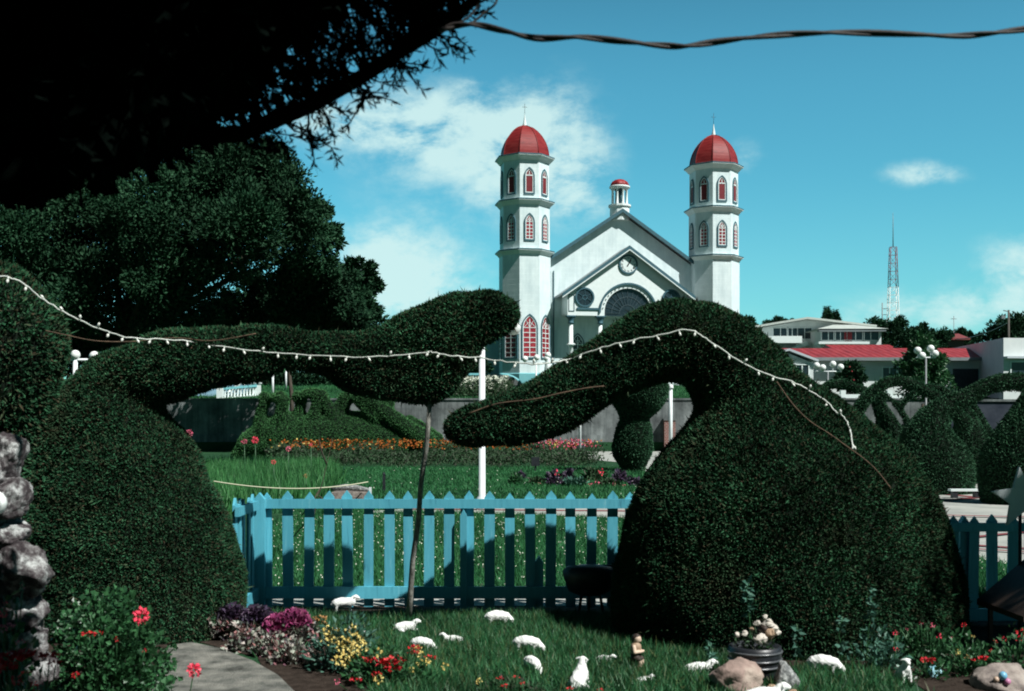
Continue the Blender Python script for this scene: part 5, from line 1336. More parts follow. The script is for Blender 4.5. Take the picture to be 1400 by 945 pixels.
c = (X(700, 7.2), 7.2); plant('dark_red_flower_plant', 'low dark plant with small red flowers at the bottom edge of the sheep lawn', c, .24, .12, .10, 220, .04, .02, 'bedleaf', heads(c, [(683, 928, 7.15, 4, 'redpetal', 'flat', 14), (706, 926, 7.2, 4, 'redpetal', 'flat', 14), (690, 938, 7.1, 5, 'redpetal', 'flat', 16), (715, 935, 7.1, 4, 'redpetal', 'flat', 14), (779, 942, 7.1, 4, 'redpetal', 'flat', 14), (820, 944, 7.1, 4, 'redpetal', 'flat', 14)]), 89, cat='flower', stems=3)
c = (X(656, 7.25), 7.25); plant('pale_flower', 'single pale yellow flower standing alone at the bottom of the lawn', c, .05, .04, .08, 30, .04, .02, 'plant', heads(c, [(656, 932, 7.25, 6, 'yellow', 'ball', 22)]), 120, cat='flower', stems=1)
# roses and leafy sprigs before the right topiary
for i, (u, v, Y, rx, h, n, lab, fl) in enumerate([
    (1270, 893, 8.1, .28, .32, 520, 'rose bush with small pink and red blooms at the right topiary foot', [(1259, 852, 7.95, 3.5, 'pinkpetal', 'ball', 14), (1275, 855, 7.95, 4.5, 'pinkpetal', 'ball', 16), (1284, 870, 7.9, 4.5, 'coral', 'ball', 16), (1303, 873, 7.9, 3, 'pinkpetal', 'ball', 12), (1318, 855, 8.0, 4, 'redpetal', 'ball', 14), (1240, 862, 8.0, 3, 'pinkpetal', 'ball', 12)]),
    (1205, 900, 7.95, .2, .28, 260, 'leafy rose bush with two coral buds left of the larger rose bush', [(1224, 866, 7.9, 4.5, 'coral', 'ball', 14), (1225, 888, 7.85, 4.5, 'coral', 'ball', 14)]),
    (1275, 918, 7.7, .14, .14, 120, 'low plant with flat red flower heads before the rose bush', [(1266, 904, 7.6, 8, 'redpetal', 'flat', 26), (1274, 902, 7.62, 6, 'redpetal', 'flat', 18)]),
    (1328, 918, 7.8, .22, .26, 320, 'mixed plant with pale yellow and red flowers left of the flat pale rock', [(1308, 892, 7.75, 5, 'yellow', 'ball', 16), (1322, 898, 7.7, 4, 'bronze', 'ball', 14), (1312, 886, 7.8, 4, 'yellow', 'ball', 12), (1338, 903, 7.65, 8, 'redpetal', 'flat', 26), (1346, 900, 7.7, 6, 'redpetal', 'flat', 20), (1330, 870, 7.9, 3, 'yellow', 'ball', 10)]),
    (1388, 905, 7.9, .2, .30, 220, 'plant with scattered red flowers at the right edge beside the star post', [(1360, 878, 7.8, 4, 'redpetal', 'ball', 12), (1374, 874, 7.85, 4, 'redpetal', 'ball', 12), (1396, 866, 7.8, 7, 'redpetal', 'ball', 20), (1394, 874, 7.8, 5, 'redpetal', 'ball', 14), (1355, 890, 7.75, 3, 'redpetal', 'ball', 10)])]):
    c = (X(u, Y), Y); plant('rose_bush' if i < 2 else 'flower_plant', lab, c, rx, .16, h, n, .045, .032, 'plant' if i != 1 else 'blueplant', heads(c, fl), 130 + i, cat='bush' if i < 2 else 'flower')
for i, (u, vb, Y, h, lab) in enumerate([(1182, 905, 7.85, .52, 'tallest broad leaved sprig rising against the right topiary'), (1150, 893, 7.9, .30, 'broad leaved sprig right of the grazing sheep by the pot'), (1090, 893, 7.8, .30, 'broad leaved sprig with a pale bud just right of the dark pot'), (965, 893, 7.9, .18, 'small broad leaved sprig in the shade left of the dark pot'), (1203, 905, 7.75, .22, 'drooping broad leaved sprig below the rose buds'), (1023, 880, 7.95, .55, 'lone leafy sprig poking out of the dark topiary foot behind the pot')]):
    r2 = np.random.default_rng(150 + i); n = int(12 + 40 * h); b = (X(u, Y), Y); t = thing('leafy_sprig', lab, 'plant', (b[0], b[1], 0), 0, 'broad leaved sprigs at the right topiary foot')
    ax = np.cumsum(r2.normal(size=(6, 3)) * .012 + np.array([0, 0, h / 5]), 0); ax[0] = 0
    k = r2.uniform(.25 if h < .4 else .55, 1, n) * 4.99; ii = k.astype(int); p = ax[ii] + (ax[ii + 1] - ax[ii]) * (k - ii)[:, None]
    v_, f_ = leaves(p, unit(r2.normal(size=(n, 3)) * np.array([1, .6, .5]) + np.array([0, -.5, .1])), .055 * r2.uniform(.6, 1.3, n), .036, r2, .4)
    link('foliage', np_mesh('foliage', [(v_, f_, 0, False)], [M['blueplant']]), t)
    mb = MB(); mb.tube([tuple(q) for q in ax], .004, 5); mb.build('stem', M['plant'], t)
# poppies over the meadow
for i, (u, v, rp, m, lab) in enumerate([(259, 592, 6, 'pinkpetal', 'pink poppy standing highest at the left end of the meadow'), (334, 604, 5, 'pinkpetal', 'pink poppy left of the deep pink poppy in the meadow'), (349, 602, 6, 'coral', 'deep pink poppy beside a paler one in the meadow'), (394, 614, 4.5, 'pinkpetal', 'pale pink poppy among the left end of the marigolds'), (425, 608, 3, 'coral', 'small red poppy bud near the marigolds'), (374, 632, 4, 'coral', 'low red poppy in the middle of the meadow'), (418, 651, 3.5, 'bronze', 'rusty brown poppy low in the meadow near the rope')]):
    Y = 33 - i; b = at(u, v, Y); t = thing('poppy', lab, 'flower', (b[0], Y, 0), 0, 'poppies over the meadow'); r2 = np.random.default_rng(170 + i)
    v_, f_ = petal_head((0, 0, b[2]), rp / F * Y * .95, 90, r2, 'ball', .32); link('flower_head', np_mesh('flower_head', [(v_, f_, 0, False)], [M[m]]), t)
    mb = MB(); mb.tube([(.03, 0, 0), (0, 0, b[2] - .02)], .012, 5); mb.build('stem', M['plant'], t)
# small dark red and purple plants set in the lawn
for i, (u, v, hpx, wpx, m, lab, fl) in enumerate([(757, 664, 20, 12, 'kale_dark', 'dark purple lawn plant with a pink tuft left of the tiny round one', [(760, 645, 4, 'coral')]), (777, 655, 10, 6, 'kale_dark', 'tiny round dark plant in the lawn between two larger ones', []), (813, 657, 15, 16, 'bedleaf', 'broad dark red lawn plant above pink flowers', [(821, 645, 4, 'coral'), (803, 656, 2, 'pinkpetal'), (812, 656, 2, 'pinkpetal')]), (848, 660, 16, 10, 'kale_dark', 'rounded dark purple plant before the hourglass topiary', []), (785, 664, 8, 20, 'blueplant', 'low wide dark plant in front of the tiny round one', []), (712, 654, 6, 5, 'kale_dark', 'small dark violet plant at the left end of the lawn bed', []), (868, 664, 8, 6, 'kale_dark', 'small dark plant at the right end of the lawn bed', []), (705, 662, 14, 9, 'plant', 'bright green leafy plant at the left end of the lawn bed', [(718, 666, 3, 'pinkpetal')]), (735, 662, 7, 10, 'bedleaf', 'low brownish plant with a pink bloom left of the purple tuft', [(736, 661, 2.5, 'pinkpetal')]), (830, 664, 6, 16, 'bedleaf', 'low row plant with three pink blooms before the broad red one', [(806, 662, 2.5, 'pinkpetal'), (815, 659, 3, 'pinkpetal'), (838, 661, 2.5, 'pinkpetal'), (852, 664, 2.5, 'pinkpetal')])]):
    Y = H * F / (v - HOR); c = (X(u, Y), Y); s = Y / F
    plant('lawn_plant', lab, c, wpx * s, .3, hpx * s, 260, .14, .08, m, [(X(a, Y) - c[0], -.3, Z(b2, Y), q * s * 1.2, mm, 'ball', 16) for a, b2, q, mm in fl], 190 + i, 'plants of the lawn bed', stems=3)

# ------------------------------------------------------------------ things in the park
Yb = 23.5; b = thing('stone_trough', 'grey stone trough with a rounded pale lid behind the fence', 'trough', (X(478, Yb), Yb, 0))
s = Yb / F
mb = MB(); mb.box((0, .3, .17), (.75, .55, .34)); mb.build('base', M['boulder'], b)
mb = MB(); mb.tube([(-.42, .2, .40), (-.1, .2, .43), (.15, .2, .41), (.42, .2, .37)], [.05, .07, .06, .03], 8); mb.build('lid', M['speckled'], b)
mb = MB(); mb.box((.42, .05, .22), (.05, .05, .44)); mb.build('stake', M['pole'], b)
mb = MB(); A_, C_ = Vector(P(292, 658, 19.5)), Vector(P(503, 659, 23.4)); pts = []
for i in range(15):
    k = i / 14; p = A_.lerp(C_, k); p.z -= .22 * 4 * k * (1 - k) * .6; pts.append(p)
mb.tube(pts, .012, 5, caps=False); tag(mb.build('rope', mat('pale rope', [(.5, .5, .36)], 20, .8)), 'thin pale rope sagging from the meadow to the stone trough', 'rope')
for u, vt, vb, wd, lab in ((525, 648, 672, .07, 'short dark stake in the lawn right of the stone trough'), ):
    Y = H * F / (vb - HOR); b = thing('stake', lab, 'stake', (X(u, Y), Y, 0)); mb = MB(); mb.box((0, 0, Z(vt, Y) / 2), (wd, wd, Z(vt, Y))); mb.lathe([(wd * .5, 0), (0.001, .06)], (0, 0, Z(vt, Y)), 4, 0, False, R(45)); mb.build('stake', M['darkmetal'], b)
Y = H * F / (645 - HOR); b = thing('small_sign', 'small dark square sign on a thin post at the marigold edge', 'sign', (X(732, Y), Y, 0)); s = Y / F
mb = MB(); mb.box((0, 0, 10 * s), (.05, .05, 18 * s)); mb.build('post', M['darkmetal'], b)
mb = MB(); mb.box((0, -.05, 14 * s), (11 * s, .04, 12 * s)); mb.build('sign_board', M['darkmetal'], b)
Y = 62.0; b = thing('litter_bin', 'dark bin with a pale lid at the foot of the thin white pole', 'bin', (X(789, Y), Y, 0)); s = Y / F
mb = MB(); mb.lathe([(.40, 0), (.44, .65), (.44, .70)], (0, 0, 0), 14); mb.build('body', M['darkmetal'], b)
mb = MB(); mb.lathe([(.46, .70), (.46, .80), (.05, .84)], (0, 0, 0), 14); mb.build('lid', M['boulder'], b)
Y = 27.5; b = thing('low_bench', 'low white plank bench on dark feet before the nearest cone', 'bench', (X(1304, Y), Y - .7, 0))
mb = MB(); mb.box((0, 0, .2), (.75, .2, .05)); mb.build('seat', M['white'], b)
for sg in (-1, 1): mb = MB(); mb.box((sg * .26, 0, .09), (.12, .16, .17)); mb.build('leg', M['darkmetal'], b)
# dark tub on legs against the fence
b = thing('tub_on_legs', 'dark rounded tub on thin legs in the shade against the blue fence', 'tub', (X(806, 10.25), 10.25, 0)); s = 10.25 / F
mb = MB(); mb.lathe([(.10, .18), (.19, .22), (.235, .34), (.245, .40), (.20, .44), (.08, .455), (.01, .457)], (0, 0, 0), 18, sx=1, sy=.55); mb.build('tub', M['darkmetal'], b)
mb = MB(); mb.tube([(.1, 0, .425), (.38, 0, .44)], .03, 8); mb.build('handle', M['darkmetal'], b)
for xx, yy in ((-.1, -.05), (.12, -.05), (.0, .08)): mb = MB(); mb.tube([(xx * .7, yy, .25), (xx, yy, 0)], .014, 6); mb.build('leg', M['darkmetal'], b)

tw = thing('bare_twig', 'bare dead twigs poking up behind the left end of the blue fence', 'twig', (X(428, 10.62), 10.62, 0)); mb = MB()
for pl in ([(428, 835), (424, 740), (432, 690), (442, 655), (455, 600)], [(432, 690), (420, 712), (400, 735)], [(436, 678), (450, 690), (458, 705)], [(438, 668), (425, 690), (412, 705)], [(447, 635), (440, 618), (436, 600)]):
    mb.tube([P(u, v, 10.62) for u, v in pl], [.008, .007, .006, .004, .002][:len(pl)], 5)
mb.build('twigs', M['bark'], tw, world=True)
# ------------------------------------------------------------------ stone pillar at the left edge
def rock_arrays(c, rad, r, sub=ICO3, sq=.8, rough=.16):
    v = sub[0] * 1.0; d = unit(r.normal(size=(9, 3)))
    for q in d:                                     # plane cuts give facets
        k = r.uniform(.62, .95); s_ = v @ q; v = v - np.outer(np.maximum(0, s_ - k), q)
    v = v * (1 + .03 * wob(v * 22, 1.6, int(r.integers(1e6)))[:, None] + rough * wob(v * 2.5, 1.6, int(r.integers(1e6)))[:, None] + .35 * rough * wob(v * 8, 1.6, int(r.integers(1e6)))[:, None])
    return np.array(c) + v * np.array(rad), sub[1]
def rock(name, label, c, rad, m, seed, rz=0.0, cat='rock', group=None, tilt=0.0):
    r2 = np.random.default_rng(seed); v, f = rock_arrays((0, 0, 0), rad, r2)
    o = link(name, np_mesh(name, [(v, f, 0, True)], [M[m]])); o.location = c; o.rotation_euler = (0, tilt, rz); return tag(o, label, cat, group)
pil = thing('stone_pillar', 'rough mortared lava stone pillar at the left edge', 'pillar', (X(20, 6.9), 6.9, 0)); r2 = np.random.default_rng(201)
for i, (u, v, ru, rv) in enumerate([(22, 625, 26, 30), (-25, 640, 40, 40), (28, 680, 24, 28), (-20, 700, 40, 36), (22, 728, 26, 20), (-22, 755, 40, 30), (44, 778, 36, 36), (-12, 800, 34, 34), (38, 838, 34, 30), (-15, 858, 40, 34), (48, 882, 34, 26), (5, 905, 40, 30), (58, 920, 34, 26), (-40, 920, 40, 36), (20, 950, 44, 34), (-62, 680, 44, 60), (-66, 800, 44, 60)]):
    Y = 6.9 + r2.uniform(-.05, .08); s = Y / F; p = at(u * .9 - 8, v, Y)
    vv, ff = rock_arrays((0, 0, 0), (ru * s * .98, .18, rv * s * 1.08), r2, ICO4, .8, .13)
    o = link('stone', np_mesh('stone', [(vv, ff, 0, True)], [M['stone']]), pil); o.location = Vector(p) - Vector(pil.location)
mb = MB(); mb.box((-.17, .09, .68), (.26, .2, 1.34)); mb.box((-.1, .09, .3), (.4, .2, .6)); mb.build('mortar', mat('mortar', [(.05, .05, .05), (.16, .16, .15)], 9, .95, .1, .8, .03), pil)
wb = thing('white_ball', 'white round ornament cut off by the left edge on the pillar', 'ornament', (X(-9, 6.55), 6.55, Z(688, 6.55)))
mb = MB(); mb.sphere((0, 0, 0), .075, 0, 16); mb.build('ball', M['globe'], wb); mb = MB(); mb.tube([(0, .05, 0), (-.03, .28, -.02)], .02, 6); mb.build('hook', M['darkmetal'], wb)

# ------------------------------------------------------------------ white plaster sheep
def sheep_me(kind_, seed):
    c = []
    if kind_ == 'standing':
        c = [[(-.085, 0, .115, .046), (-.03, 0, .122, .052), (.03, 0, .122, .050), (.075, 0, .125, .044)], [(.075, 0, .135, .036), (.10, 0, .165, .027), (.118, 0, .178, .024)], [(.118, 0, .178, .024), (.148, 0, .166, .016)],
             [(.062, .026, .10, .017), (.064, .028, .05, .012), (.066, .028, .008, .013)], [(.062, -.026, .10, .017), (.058, -.028, .05, .012), (.058, -.028, .008, .013)], [(-.075, .026, .10, .020), (-.082, .028, .055, .012), (-.078, .028, .008, .013)], [(-.075, -.026, .10, .020), (-.088, -.028, .055, .012), (-.084, -.028, .008, .013)],
             [(-.125, 0, .125, .014), (-.138, 0, .095, .010)], [(.112, .024, .188, .008), (.102, .043, .180, .006)], [(.112, -.024, .188, .008), (.102, -.043, .180, .006)]]
    elif kind_ == 'lying':
        c = [[(-.085, 0, .045, .044), (-.02, 0, .052, .052), (.05, 0, .05, .046)], [(.06, 0, .06, .034), (.09, 0, .095, .026), (.105, 0, .105, .023)], [(.105, 0, .105, .023), (.135, 0, .096, .015)],
             [(.06, .03, .02, .016), (.11, .032, .012, .012)], [(.06, -.03, .02, .016), (.11, -.032, .012, .012)], [(-.07, .04, .02, .018), (-.03, .052, .012, .012)], [(-.07, -.04, .02, .018), (-.03, -.052, .012, .012)], [(-.125, 0, .04, .012), (-.14, 0, .02, .009)],
             [(.10, .022, .115, .008), (.09, .04, .106, .006)], [(.10, -.022, .115, .008), (.09, -.04, .106, .006)]]
    elif kind_ == 'grazing':
        c = [[(-.085, 0, .10, .046), (-.03, 0, .11, .055), (.03, 0, .105, .052), (.07, 0, .10, .044)], [(.085, 0, .095, .034), (.115, 0, .075, .027), (.13, 0, .06, .024)], [(.13, 0, .06, .024), (.145, 0, .03, .015)],
             [(.062, .026, .08, .017), (.064, .028, .045, .012), (.066, .028, .008, .013)], [(.062, -.026, .08, .017), (.058, -.028, .045, .012), (.058, -.028, .008, .013)], [(-.075, .026, .08, .020), (-.082, .028, .05, .012), (-.078, .028, .008, .013)], [(-.075, -.026, .08, .020), (-.088, -.028, .05, .012), (-.084, -.028, .008, .013)],
             [(-.125, 0, .11, .014), (-.138, 0, .085, .010)], [(.122, .022, .078, .008), (.11, .042, .072, .006)], [(.122, -.022, .078, .008), (.11, -.042, .072, .006)]]
    else:  # sitting up, head high
        c = [[(-.04, 0, .05, .050), (0, 0, .075, .052), (.03, 0, .115, .042)], [(.03, 0, .12, .034), (.042, 0, .16, .027), (.05, 0, .182, .026)], [(.05, 0, .182, .026), (.082, 0, .170, .017)],
             [(.045, .028, .10, .016), (.06, .03, .05, .012), (.066, .03, .008, .013)], [(.045, -.028, .10, .016), (.06, -.03, .05, .012), (.066, -.03, .008, .013)], [(-.04, .045, .035, .024), (.01, .055, .012, .013)], [(-.04, -.045, .035, .024), (.01, -.055, .012, .013)], [(-.085, 0, .04, .012), (-.1, 0, .02, .009)],
             [(.045, .025, .195, .008), (.035, .045, .186, .006)], [(.045, -.025, .195, .008), (.035, -.045, .186, .006)]]
    V, T, N = grown(c, .0065, 3, None, .35)
    head = (V[:, 0] > .10) if kind_ != 'sitting' else (V[:, 2] > .165)
    legs = V[:, 2] < (.06 if kind_ in ('standing', 'grazing') else .015)
    wool = np.where(head | legs, .15, 1.0)
    V = V + N * (wob(V, 150, seed, 2) * .0035 * wool)[:, None]
    return np_mesh('sheep', [(V, T, 0, True)], [M['plaster']])
SM = {k: sheep_me(k, 300 + i) for i, k in enumerate(('standing', 'lying', 'grazing', 'sitting'))}
eye = MB(); eye.sphere((0, 0, 0), .0038, 0, 6); eyeme = eye.mesh('eye', M['darkmetal'])
EYES = {'standing': (.128, .0185, .182), 'lying': (.114, .0175, .109), 'grazing': (.139, .0165, .062), 'sitting': (.062, .019, .187)}
shl = [  # u, base v, kind, heading, scale, label
    (471, 838, 'standing', 8, 1.0, 'white plaster sheep standing by the fence foot left of the sapling trunk'),
    (556, 862, 'lying', 12, .95, 'white plaster sheep lying low in the grass right of the sapling trunk'),
    (499, 873, 'lying', -75, .75, 'tiny white sheep half hidden behind the yellow flowers'),
    (578, 891, 'grazing', -15, .85, 'white sheep with its head low behind the scarlet and yellow flowers'),
    (618, 880, 'lying', 168, .85, 'thin white lamb lying flat in the grass left of the big humped sheep'),
    (682, 856, 'grazing', 5, 1.02, 'white humped sheep alone near the fence shade in the middle of the lawn'),
    (722, 893, 'grazing', -12, 1.0, 'white sheep with dark underside bending its head right above the rounder sheep'),
    (728, 920, 'grazing', -62, .88, 'rounded white sheep curled toward the viewer below the bending sheep'),
    (792, 940, 'sitting', 60, 1.15, 'white sheep sitting upright at the bottom of the lawn'),
    (828, 906, 'lying', -35, .7, 'small white lamb above and right of the sitting sheep'),
    (957, 921, 'lying', 5, 1.0, 'white sheep lying in grass left of the large boulder'),
    (881, 934, 'lying', 20, .6, 'two humped white lamb lying below the small figurine'),
    (1128, 922, 'grazing', -20, 1.02, 'white sheep with a bluish shaded belly right of the dark pot'),
    (1235, 931, 'sitting', -80, .95, 'white sheep seen end on below the rose buds'),
    (1046, 963, 'lying', 8, 1.3, 'white sheep back cut off by the bottom edge below the boulders')]
for u, v, k, hd, s, lab in shl:
    x, y = G(u, v); o = link('sheep', SM[k]); o.location = (x, y, -.008); o.rotation_euler = (0, 0, R(hd)); o.scale = (s * .86,) * 3
    tag(o, lab, 'sheep figure', 'white plaster sheep on the lawn')
    for sg in (-1, 1):
        e = link('eye', eyeme, o); p = EYES[k]; e.location = (p[0], p[1] * sg, p[2])

# small painted figurine of a person
x, y = G(869, 915); fg = thing('figurine', 'small painted figurine of a kneeling person in dark clothes with bare arms', 'figurine', (x, y, 0), R(-25)); 
V, T, N = grown([[(0, 0, .02, .03), (.0, 0, .05, .028)], [(0, .02, .09, .022), (.035, .022, .075, .019), (.04, .022, .03, .015), (.01, .022, .02, .013)], [(0, -.02, .09, .022), (.035, -.022, .075, .019), (.04, -.022, .03, .015), (.01, -.022, .02, .013)],
                 [(0, 0, .085, .034), (0, 0, .12, .033), (.003, 0, .155, .036)], [(0.004, 0, .165, .016), (.006, 0, .185, .015)], [(.01, 0, .208, .026), (.012, 0, .215, .027), (.028, 0, .203, .014)], [(.038, 0, .208, .006)],
                 [(0, .038, .162, .014), (.01, .05, .125, .012), (.045, .02, .128, .010), (.055, .005, .132, .010)], [(0, -.038, .162, .014), (.01, -.05, .125, .012), (.045, -.02, .128, .010), (.055, -.005, .132, .010)]], .005, 2, None, .35)
M['skin'] = mat('painted skin', [(.55, .42, .32), (.62, .48, .37)], 30, .5, .3, 0); M['clothb'] = mat('dark brown paint', [(.025, .018, .015), (.05, .035, .028)], 30, .6, .3, 0); M['tan'] = mat('tan paint', [(.30, .21, .14), (.36, .26, .18)], 30, .6, .3, 0)
link('body', np_mesh('body', [(V, T, 0, True)], [M['skin']]), fg)
V2, T2, N2 = grown([[(0, 0, .118, .036), (.002, 0, .155, .039)]], .005, 2, None, .3); link('vest', np_mesh('vest', [(V2, T2, 0, True)], [M['tan']]), fg)
V2, T2, N2 = grown([[(0, 0, .078, .037), (0, 0, .10, .038)], [(0, .02, .085, .024), (.033, .022, .074, .0215)], [(0, -.02, .085, .024), (.033, -.022, .074, .0215)]], .005, 2, None, .3); link('trousers', np_mesh('trousers', [(V2, T2, 0, True)], [M['clothb']]), fg)
V2, T2, N2 = grown([[(.0, 0, .222, .026), (.008, 0, .228, .024)], [(-.012, 0, .205, .02)]], .005, 2, None, .3); link('hair', np_mesh('hair', [(V2, T2, 0, True)], [M['clothb']]), fg)
for sg in (-1, 1): e = link('eye', eyeme, fg); e.location = (.0365, .010 * sg, .214); e.scale = (.8,) * 3

# dark pot heaped with pale stones, boulders round it
Yp = 7.55; cx = X(1032, Yp); pot = thing('banded_pot', 'dark banded round pot behind the large boulder', 'pot', (cx, Yp, 0))
mb = MB(); mb.lathe([(.10, 0), (.135, .05), (.165, .13), (.175, .20), (.172, .245), (.16, .25), (.15, .22), (.02, .215)], (0, 0, 0), 24); mb.build('bowl', M['darkmetal'], pot)
for z, rr_ in ((.12, .166), (.165, .176), (.215, .178)):
    mb = MB(); mb.lathe([(rr_ - .006, z - .008), (rr_ + .004, z - .006), (rr_ + .005, z + .003), (rr_ - .006, z + .006)], (0, 0, 0), 24); mb.build('band', mat('worn pot band', [(.05, .055, .06), (.12, .13, .14)], 8, .3, .6), pot)
M['palestone'] = mat('pale stone', [(.40, .36, .31), (.62, .58, .52)], 25, .8, .2, .5, .01, 60); M['tanstone'] = mat('tan stone', [(.30, .20, .13), (.45, .33, .23)], 25, .8, .2, .5, .01, 60)
for i, (u, v, a, b_, m, lab) in enumerate([(1040, 873, 13, 8, 'palestone', 'largest pale oval stone on the rim of the dark pot'), (1053, 866, 8, 8, 'tanstone', 'tan stone right of the largest stone in the pot'), (1050, 855, 9, 6, 'palestone', 'pale chunk near the top of the stone heap'), (1057, 859, 7, 6, 'palestone', 'pale chunk at the right of the stone heap'), (1046, 844, 4, 4, 'palestone', 'small white stone at the very top of the heap'), (1036, 852, 6, 3.5, 'palestone', 'flat pale chip left of the heap top'), (1052, 850, 5, 4, 'palestone', 'small pale stone just under the heap top'), (1062, 865, 6, 4, 'palestone', 'pale chip lying at the right rim of the pot'), (1018, 866, 5, 4, 'palestone', 'small pale chip among dark leaves on the pot'), (1008, 868, 4, 4, 'palestone', 'leftmost pale chip on the rim of the pot'), (1028, 860, 5, 3, 'tanstone', 'tan chip above the left rim of the pot'), (1045, 862, 11, 9, 'clothb', 'dark stone filling the middle of the heap')]):
    s = Yp / F; r2 = np.random.default_rng(320 + i); p = at(u, v, Yp - .06 + .012 * (i % 4)); rock('heap_stone', lab, p, (a * s, b_ * s * 1.1, b_ * s), m, 330 + i, r2.uniform(-1, 1), 'stone', 'stones heaped in the dark pot', r2.uniform(-.3, .3))
plant('pot_plant', 'dark leafy growth inside the pot around the pale stones', (cx, Yp), .15, .13, .16, 160, .035, .025, 'bedleaf', (), 340, None, .21, stems=3)
rock('boulder', 'large pinkish topped boulder in front of the dark pot', (X(1004, 7.25), 7.28, .085), (.20, .16, .14), 'boulderpink', 351, .2, tilt=.18)
rock('boulder', 'rough speckled grey boulder leaning at the right of the dark pot', (X(1074, 7.3), 7.3, .07), (.085, .09, .125), 'speckled', 352, .5)
rock('boulder', 'small brown stone wedged between the two boulders', (X(1057, 7.2), 7.18, .03), (.06, .05, .045), 'tanstone', 353, .2)
rock('boulder', 'reddish stone at the bottom edge below the speckled boulder', (X(1085, 7.05), 7.05, .02), (.07, .06, .045), 'tanstone', 354, 1.2)
rock('boulder', 'flat pale rock at the lower right with coloured balls on it', (X(1378, 7.45), 7.45, .03), (.26, .18, .10), 'boulder', 355, .3)
for u, v, rp, cc, lab in ((1371, 924, 6, (.16, .42, .60), 'pale blue ball on the flat pale rock'), (1377, 932, 5, (.5, .2, .35), 'mauve ball on the flat pale rock'), (1362, 929, 4, (.55, .4, .3), 'tan ball on the flat pale rock')):
    mb = MB(); mb.sphere((0, 0, 0), rp / F * 7.3, 0, 12); nm = 'ball'; o = mb.build(nm, mat('painted ball', [cc], 9, .35, .5, .1)); o.location = at(u, v, 7.28); tag(o, lab, 'ball')
o = rock('blue_stone', 'light blue painted stone in the flower bed left of the flat rock', (*G(1276, 926), .03), (.06, .05, .05), 'trim', 356, .4)
o.data.materials[0] = mat('light blue paint', [(.12, .38, .48), (.35, .55, .6)], 14, .6, .3, .3)

# star on its post and the sloping shelter roof at the right edge
Ys = 8.7; st = thing('star_sign', 'pale grey five pointed wooden star on a dark post at the right edge', 'star', (X(1397, Ys), Ys, 0), 0); s = Ys / F
zc = Z(681, Ys); pl = []
for i in range(10):
    a = R(96 + 36 * i); q = (43 if i % 2 == 0 else 18.5) * s; pl.append((q * math.cos(a), q * math.sin(a)))
mb = MB(); mb.prism(pl, (0, -.02, zc), (1, 0, 0), (0, 0, 1), (0, .03, 0)); mb.build('star', M['starpaint'], st)
mb = MB(); mb.tube([(.0, .03, 0), (.0, .03, zc - .02)], .014, 8); mb.build('post', M['darkmetal'], st)
hb = thing('shelter', 'low shelter with a dark sloping roof at the right edge', 'shelter', (X(1462, 8.3), 8.3, 0)); s = 8.3 / F
mb = MB(); mb.prism([(-92 * s, .33), (60 * s, 1.02), (60 * s, 1.06), (-92 * s, .37)], (0, -.35, 0), (1, 0, 0), (0, 0, 1), (0, .8, 0)); mb.build('roof', M['clothb'], hb)
for xx, zt in ((-78 * s, .38), (50 * s, .97)):
    for yy in (-.28, .38): mb = MB(); mb.box((xx, yy, zt / 2), (.03, .03, zt)); mb.build('post', M['clothb'], hb)

# ------------------------------------------------------------------ string lights and canes lying on the topiary
bvh = BVHTree.FromPolygons([tuple(p) for p in np.concatenate([L_V, R_V])], [tuple(int(i) for i in f) for f in np.concatenate([L_T, R_T + len(L_V)])])
eye_p = Vector((0, 0, H))
def drape(u, v, Yd, lift=.035, hit=True):
    d = Vector((X(u, 1.0), 1.0, -(v - HOR) / F)); dn = d.normalized()
    if hit:
        q = bvh.ray_cast(eye_p, dn, 30)
        if q[0] is not None and q[0].y < 12: return q[0] - dn * lift
    return eye_p + d * Yd
def smooth_pts(ctrl, n=6):
    out = []
    c = [Vector(p) for p in ctrl]
    for i in range(len(c) - 1):
        p0, p1, p2, p3 = c[max(0, i - 1)], c[i], c[i + 1], c[min(len(c) - 1, i + 2)]
        for k in range(n):
            t = k / n; out.append(.5 * ((2 * p1) + (p2 - p0) * t + (2 * p0 - 5 * p1 + 4 * p2 - p3) * t * t + (3 * p1 - p0 - 3 * p2 + p3) * t ** 3))
    return out + [c[-1]]
def string_light(label, pts, step, seed):
    rr = random.Random(seed)
    t = thing('string_light', label, 'string lights', tuple(pts[0])); o = Vector(pts[0])
    tw = [p + Vector((rr.uniform(-.004, .004), 0, rr.uniform(-.006, .006))) for p in pts]
    mb = MB(); mb.tube([p - o for p in tw], .0058, 6, caps=False); mb.build('cable', M['wire'], t)
    acc = 0; nxt = step * .5
    for a, b2 in zip(pts[:-1], pts[1:]):
        L_ = (b2 - a).length
        while acc + L_ > nxt:
            p = a.lerp(b2, (nxt - acc) / L_) - o; d = Vector((rr.uniform(-.7, .7), -.3, rr.choice([-1, -1, -1, .8]))).normalized()
            mb = MB(); mb.tube([p, p + d * .016], .007, 6, 1); mb.tube([p + d * .016, p + d * .025, p + d * .039, p + d * .045], [.007, .0105, .008, .002], 8, 0); mb.build('bulb', [M['bulb'], M['wire']], t); nxt += step * rr.uniform(.8, 1.2)
        acc += L_
    return t
c1 = [(-40, 370, 7.9), (0, 377, 7.95), (30, 386, 8.0), (60, 410, 8.1), (100, 434, 8.2), (140, 451, 8.4), (180, 462, 8.7), (250, 466, 9.4), (330, 478, 9.5), (400, 484, 9.5), (470, 488, 9.5), (540, 486, 9.5), (588, 481, 9.3)]
string_light('white string of bulbs sagging from the left edge along the left topiary neck', smooth_pts([drape(u, v, Y, .03, u > 200) for u, v, Y in c1]), .145, 1)
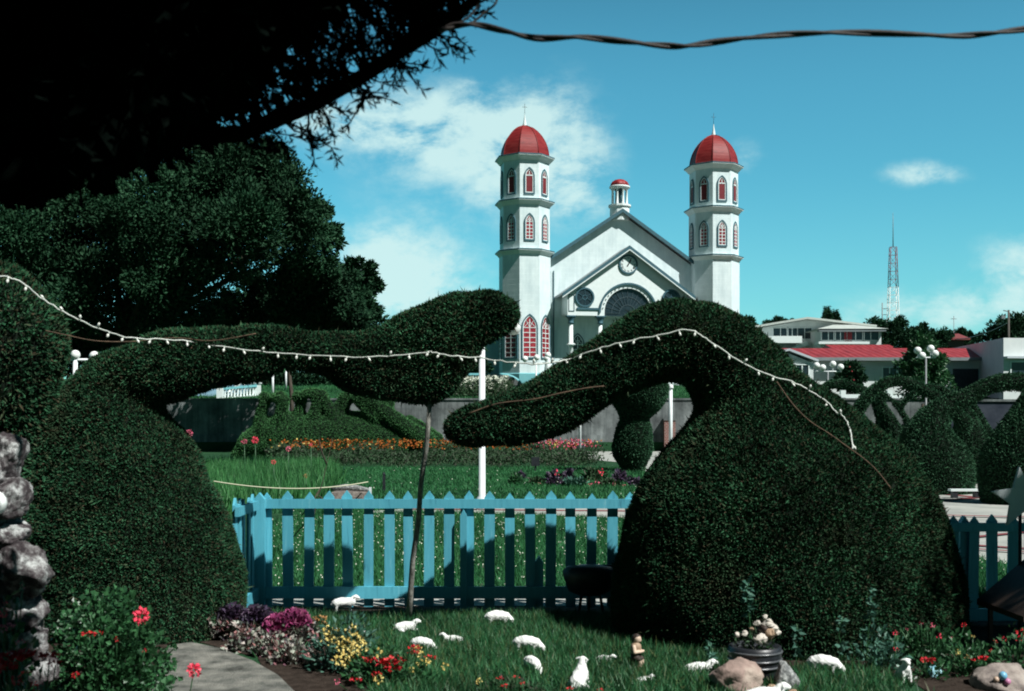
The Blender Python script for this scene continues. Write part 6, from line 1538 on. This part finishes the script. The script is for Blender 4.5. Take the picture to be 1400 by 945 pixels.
c2 = [(588, 481, 9.3), (620, 487, 9.2), (655, 489, 9.1), (700, 496, 9.0), (740, 498, 9.0), (775, 492, 8.95), (800, 483, 8.9), (850, 468, 8.8), (900, 459, 8.8), (942, 451, 8.8), (965, 463, 8.7), (1000, 487, 8.6), (1040, 508, 8.5), (1078, 521, 8.5), (1102, 531, 8.5), (1126, 546, 8.5), (1142, 562, 8.5), (1155, 572, 8.5), (1163, 590, 8.5), (1166, 613, 8.5)]
string_light('white string of bulbs rising over the right topiary arch and dropping down its side', smooth_pts([drape(u, v, Y, .03) for u, v, Y in c2]), .155, 2)
def cane(label, px, rad, m='cane', name='dry_cane', lift=.03):
    mb = MB(); mb.tube(smooth_pts([drape(u, v, Y, lift) for u, v, Y in px], 4), rad, 6); return tag(mb.build(name, M[m]), label, 'cane')
cane('dry bare cane trailing down the right topiary below the string lights', [(1062, 522, 8.6), (1078, 545, 8.5), (1092, 562, 8.5), (1110, 578, 8.5), (1135, 594, 8.5), (1160, 612, 8.5), (1182, 628, 8.5), (1200, 645, 8.5), (1218, 668, 8.5)], .005)
cane('dry brown cane along the left arm of the right topiary', [(640, 566, 8.9), (680, 552, 8.9), (730, 546, 8.9), (765, 538, 8.9), (800, 531, 8.9), (826, 528, 8.9)], .006)
cane('thin brown cane under the string lights left of the left topiary neck', [(62, 452, 8.6), (90, 458, 8.7), (130, 466, 8.8), (180, 467, 9.0), (240, 462, 9.3), (290, 466, 9.4), (350, 456, 9.5)], .004)

# thick twisted cable slung from the branch across the sky
Yc = 4.35
cp = smooth_pts([P(u, v, Yc + k) for u, v, k in [(600, 42, .0), (622, 35, 0), (650, 34, -.02), (690, 43, -.02), (735, 52, -.03), (790, 51, -.03), (850, 57, -.03), (905, 62, -.02), (940, 63, -.02), (985, 57, 0), (1050, 49, 0), (1120, 45, .02), (1200, 46, .03), (1300, 49, .05), (1350, 46, .06), (1405, 40, .08), (1520, 26, .1), (1900, 5, .2), (2600, -10, .4), (3800, -90, .8)]], 10)
mb = MB()
for ph in (0, math.pi):
    pts = []
    for i, p in enumerate(cp):
        a = i * .2 + ph; pts.append(p + Vector((0, math.cos(a) * .006, math.sin(a) * .006)))
    mb.tube(pts, .0085 if ph else .0065, 7, caps=False)
lp = smooth_pts([P(u, v, Yc) for u, v in [(640, 36), (662, 18), (678, 4), (676, -8), (660, -6), (652, 10), (640, 24), (622, 34)]], 6)
mb.tube(lp, .0045, 6, caps=False)
tag(mb.build('twisted_cable', M['blackcable']), 'thick dark twisted cable slung from the branch across the sky', 'cable')
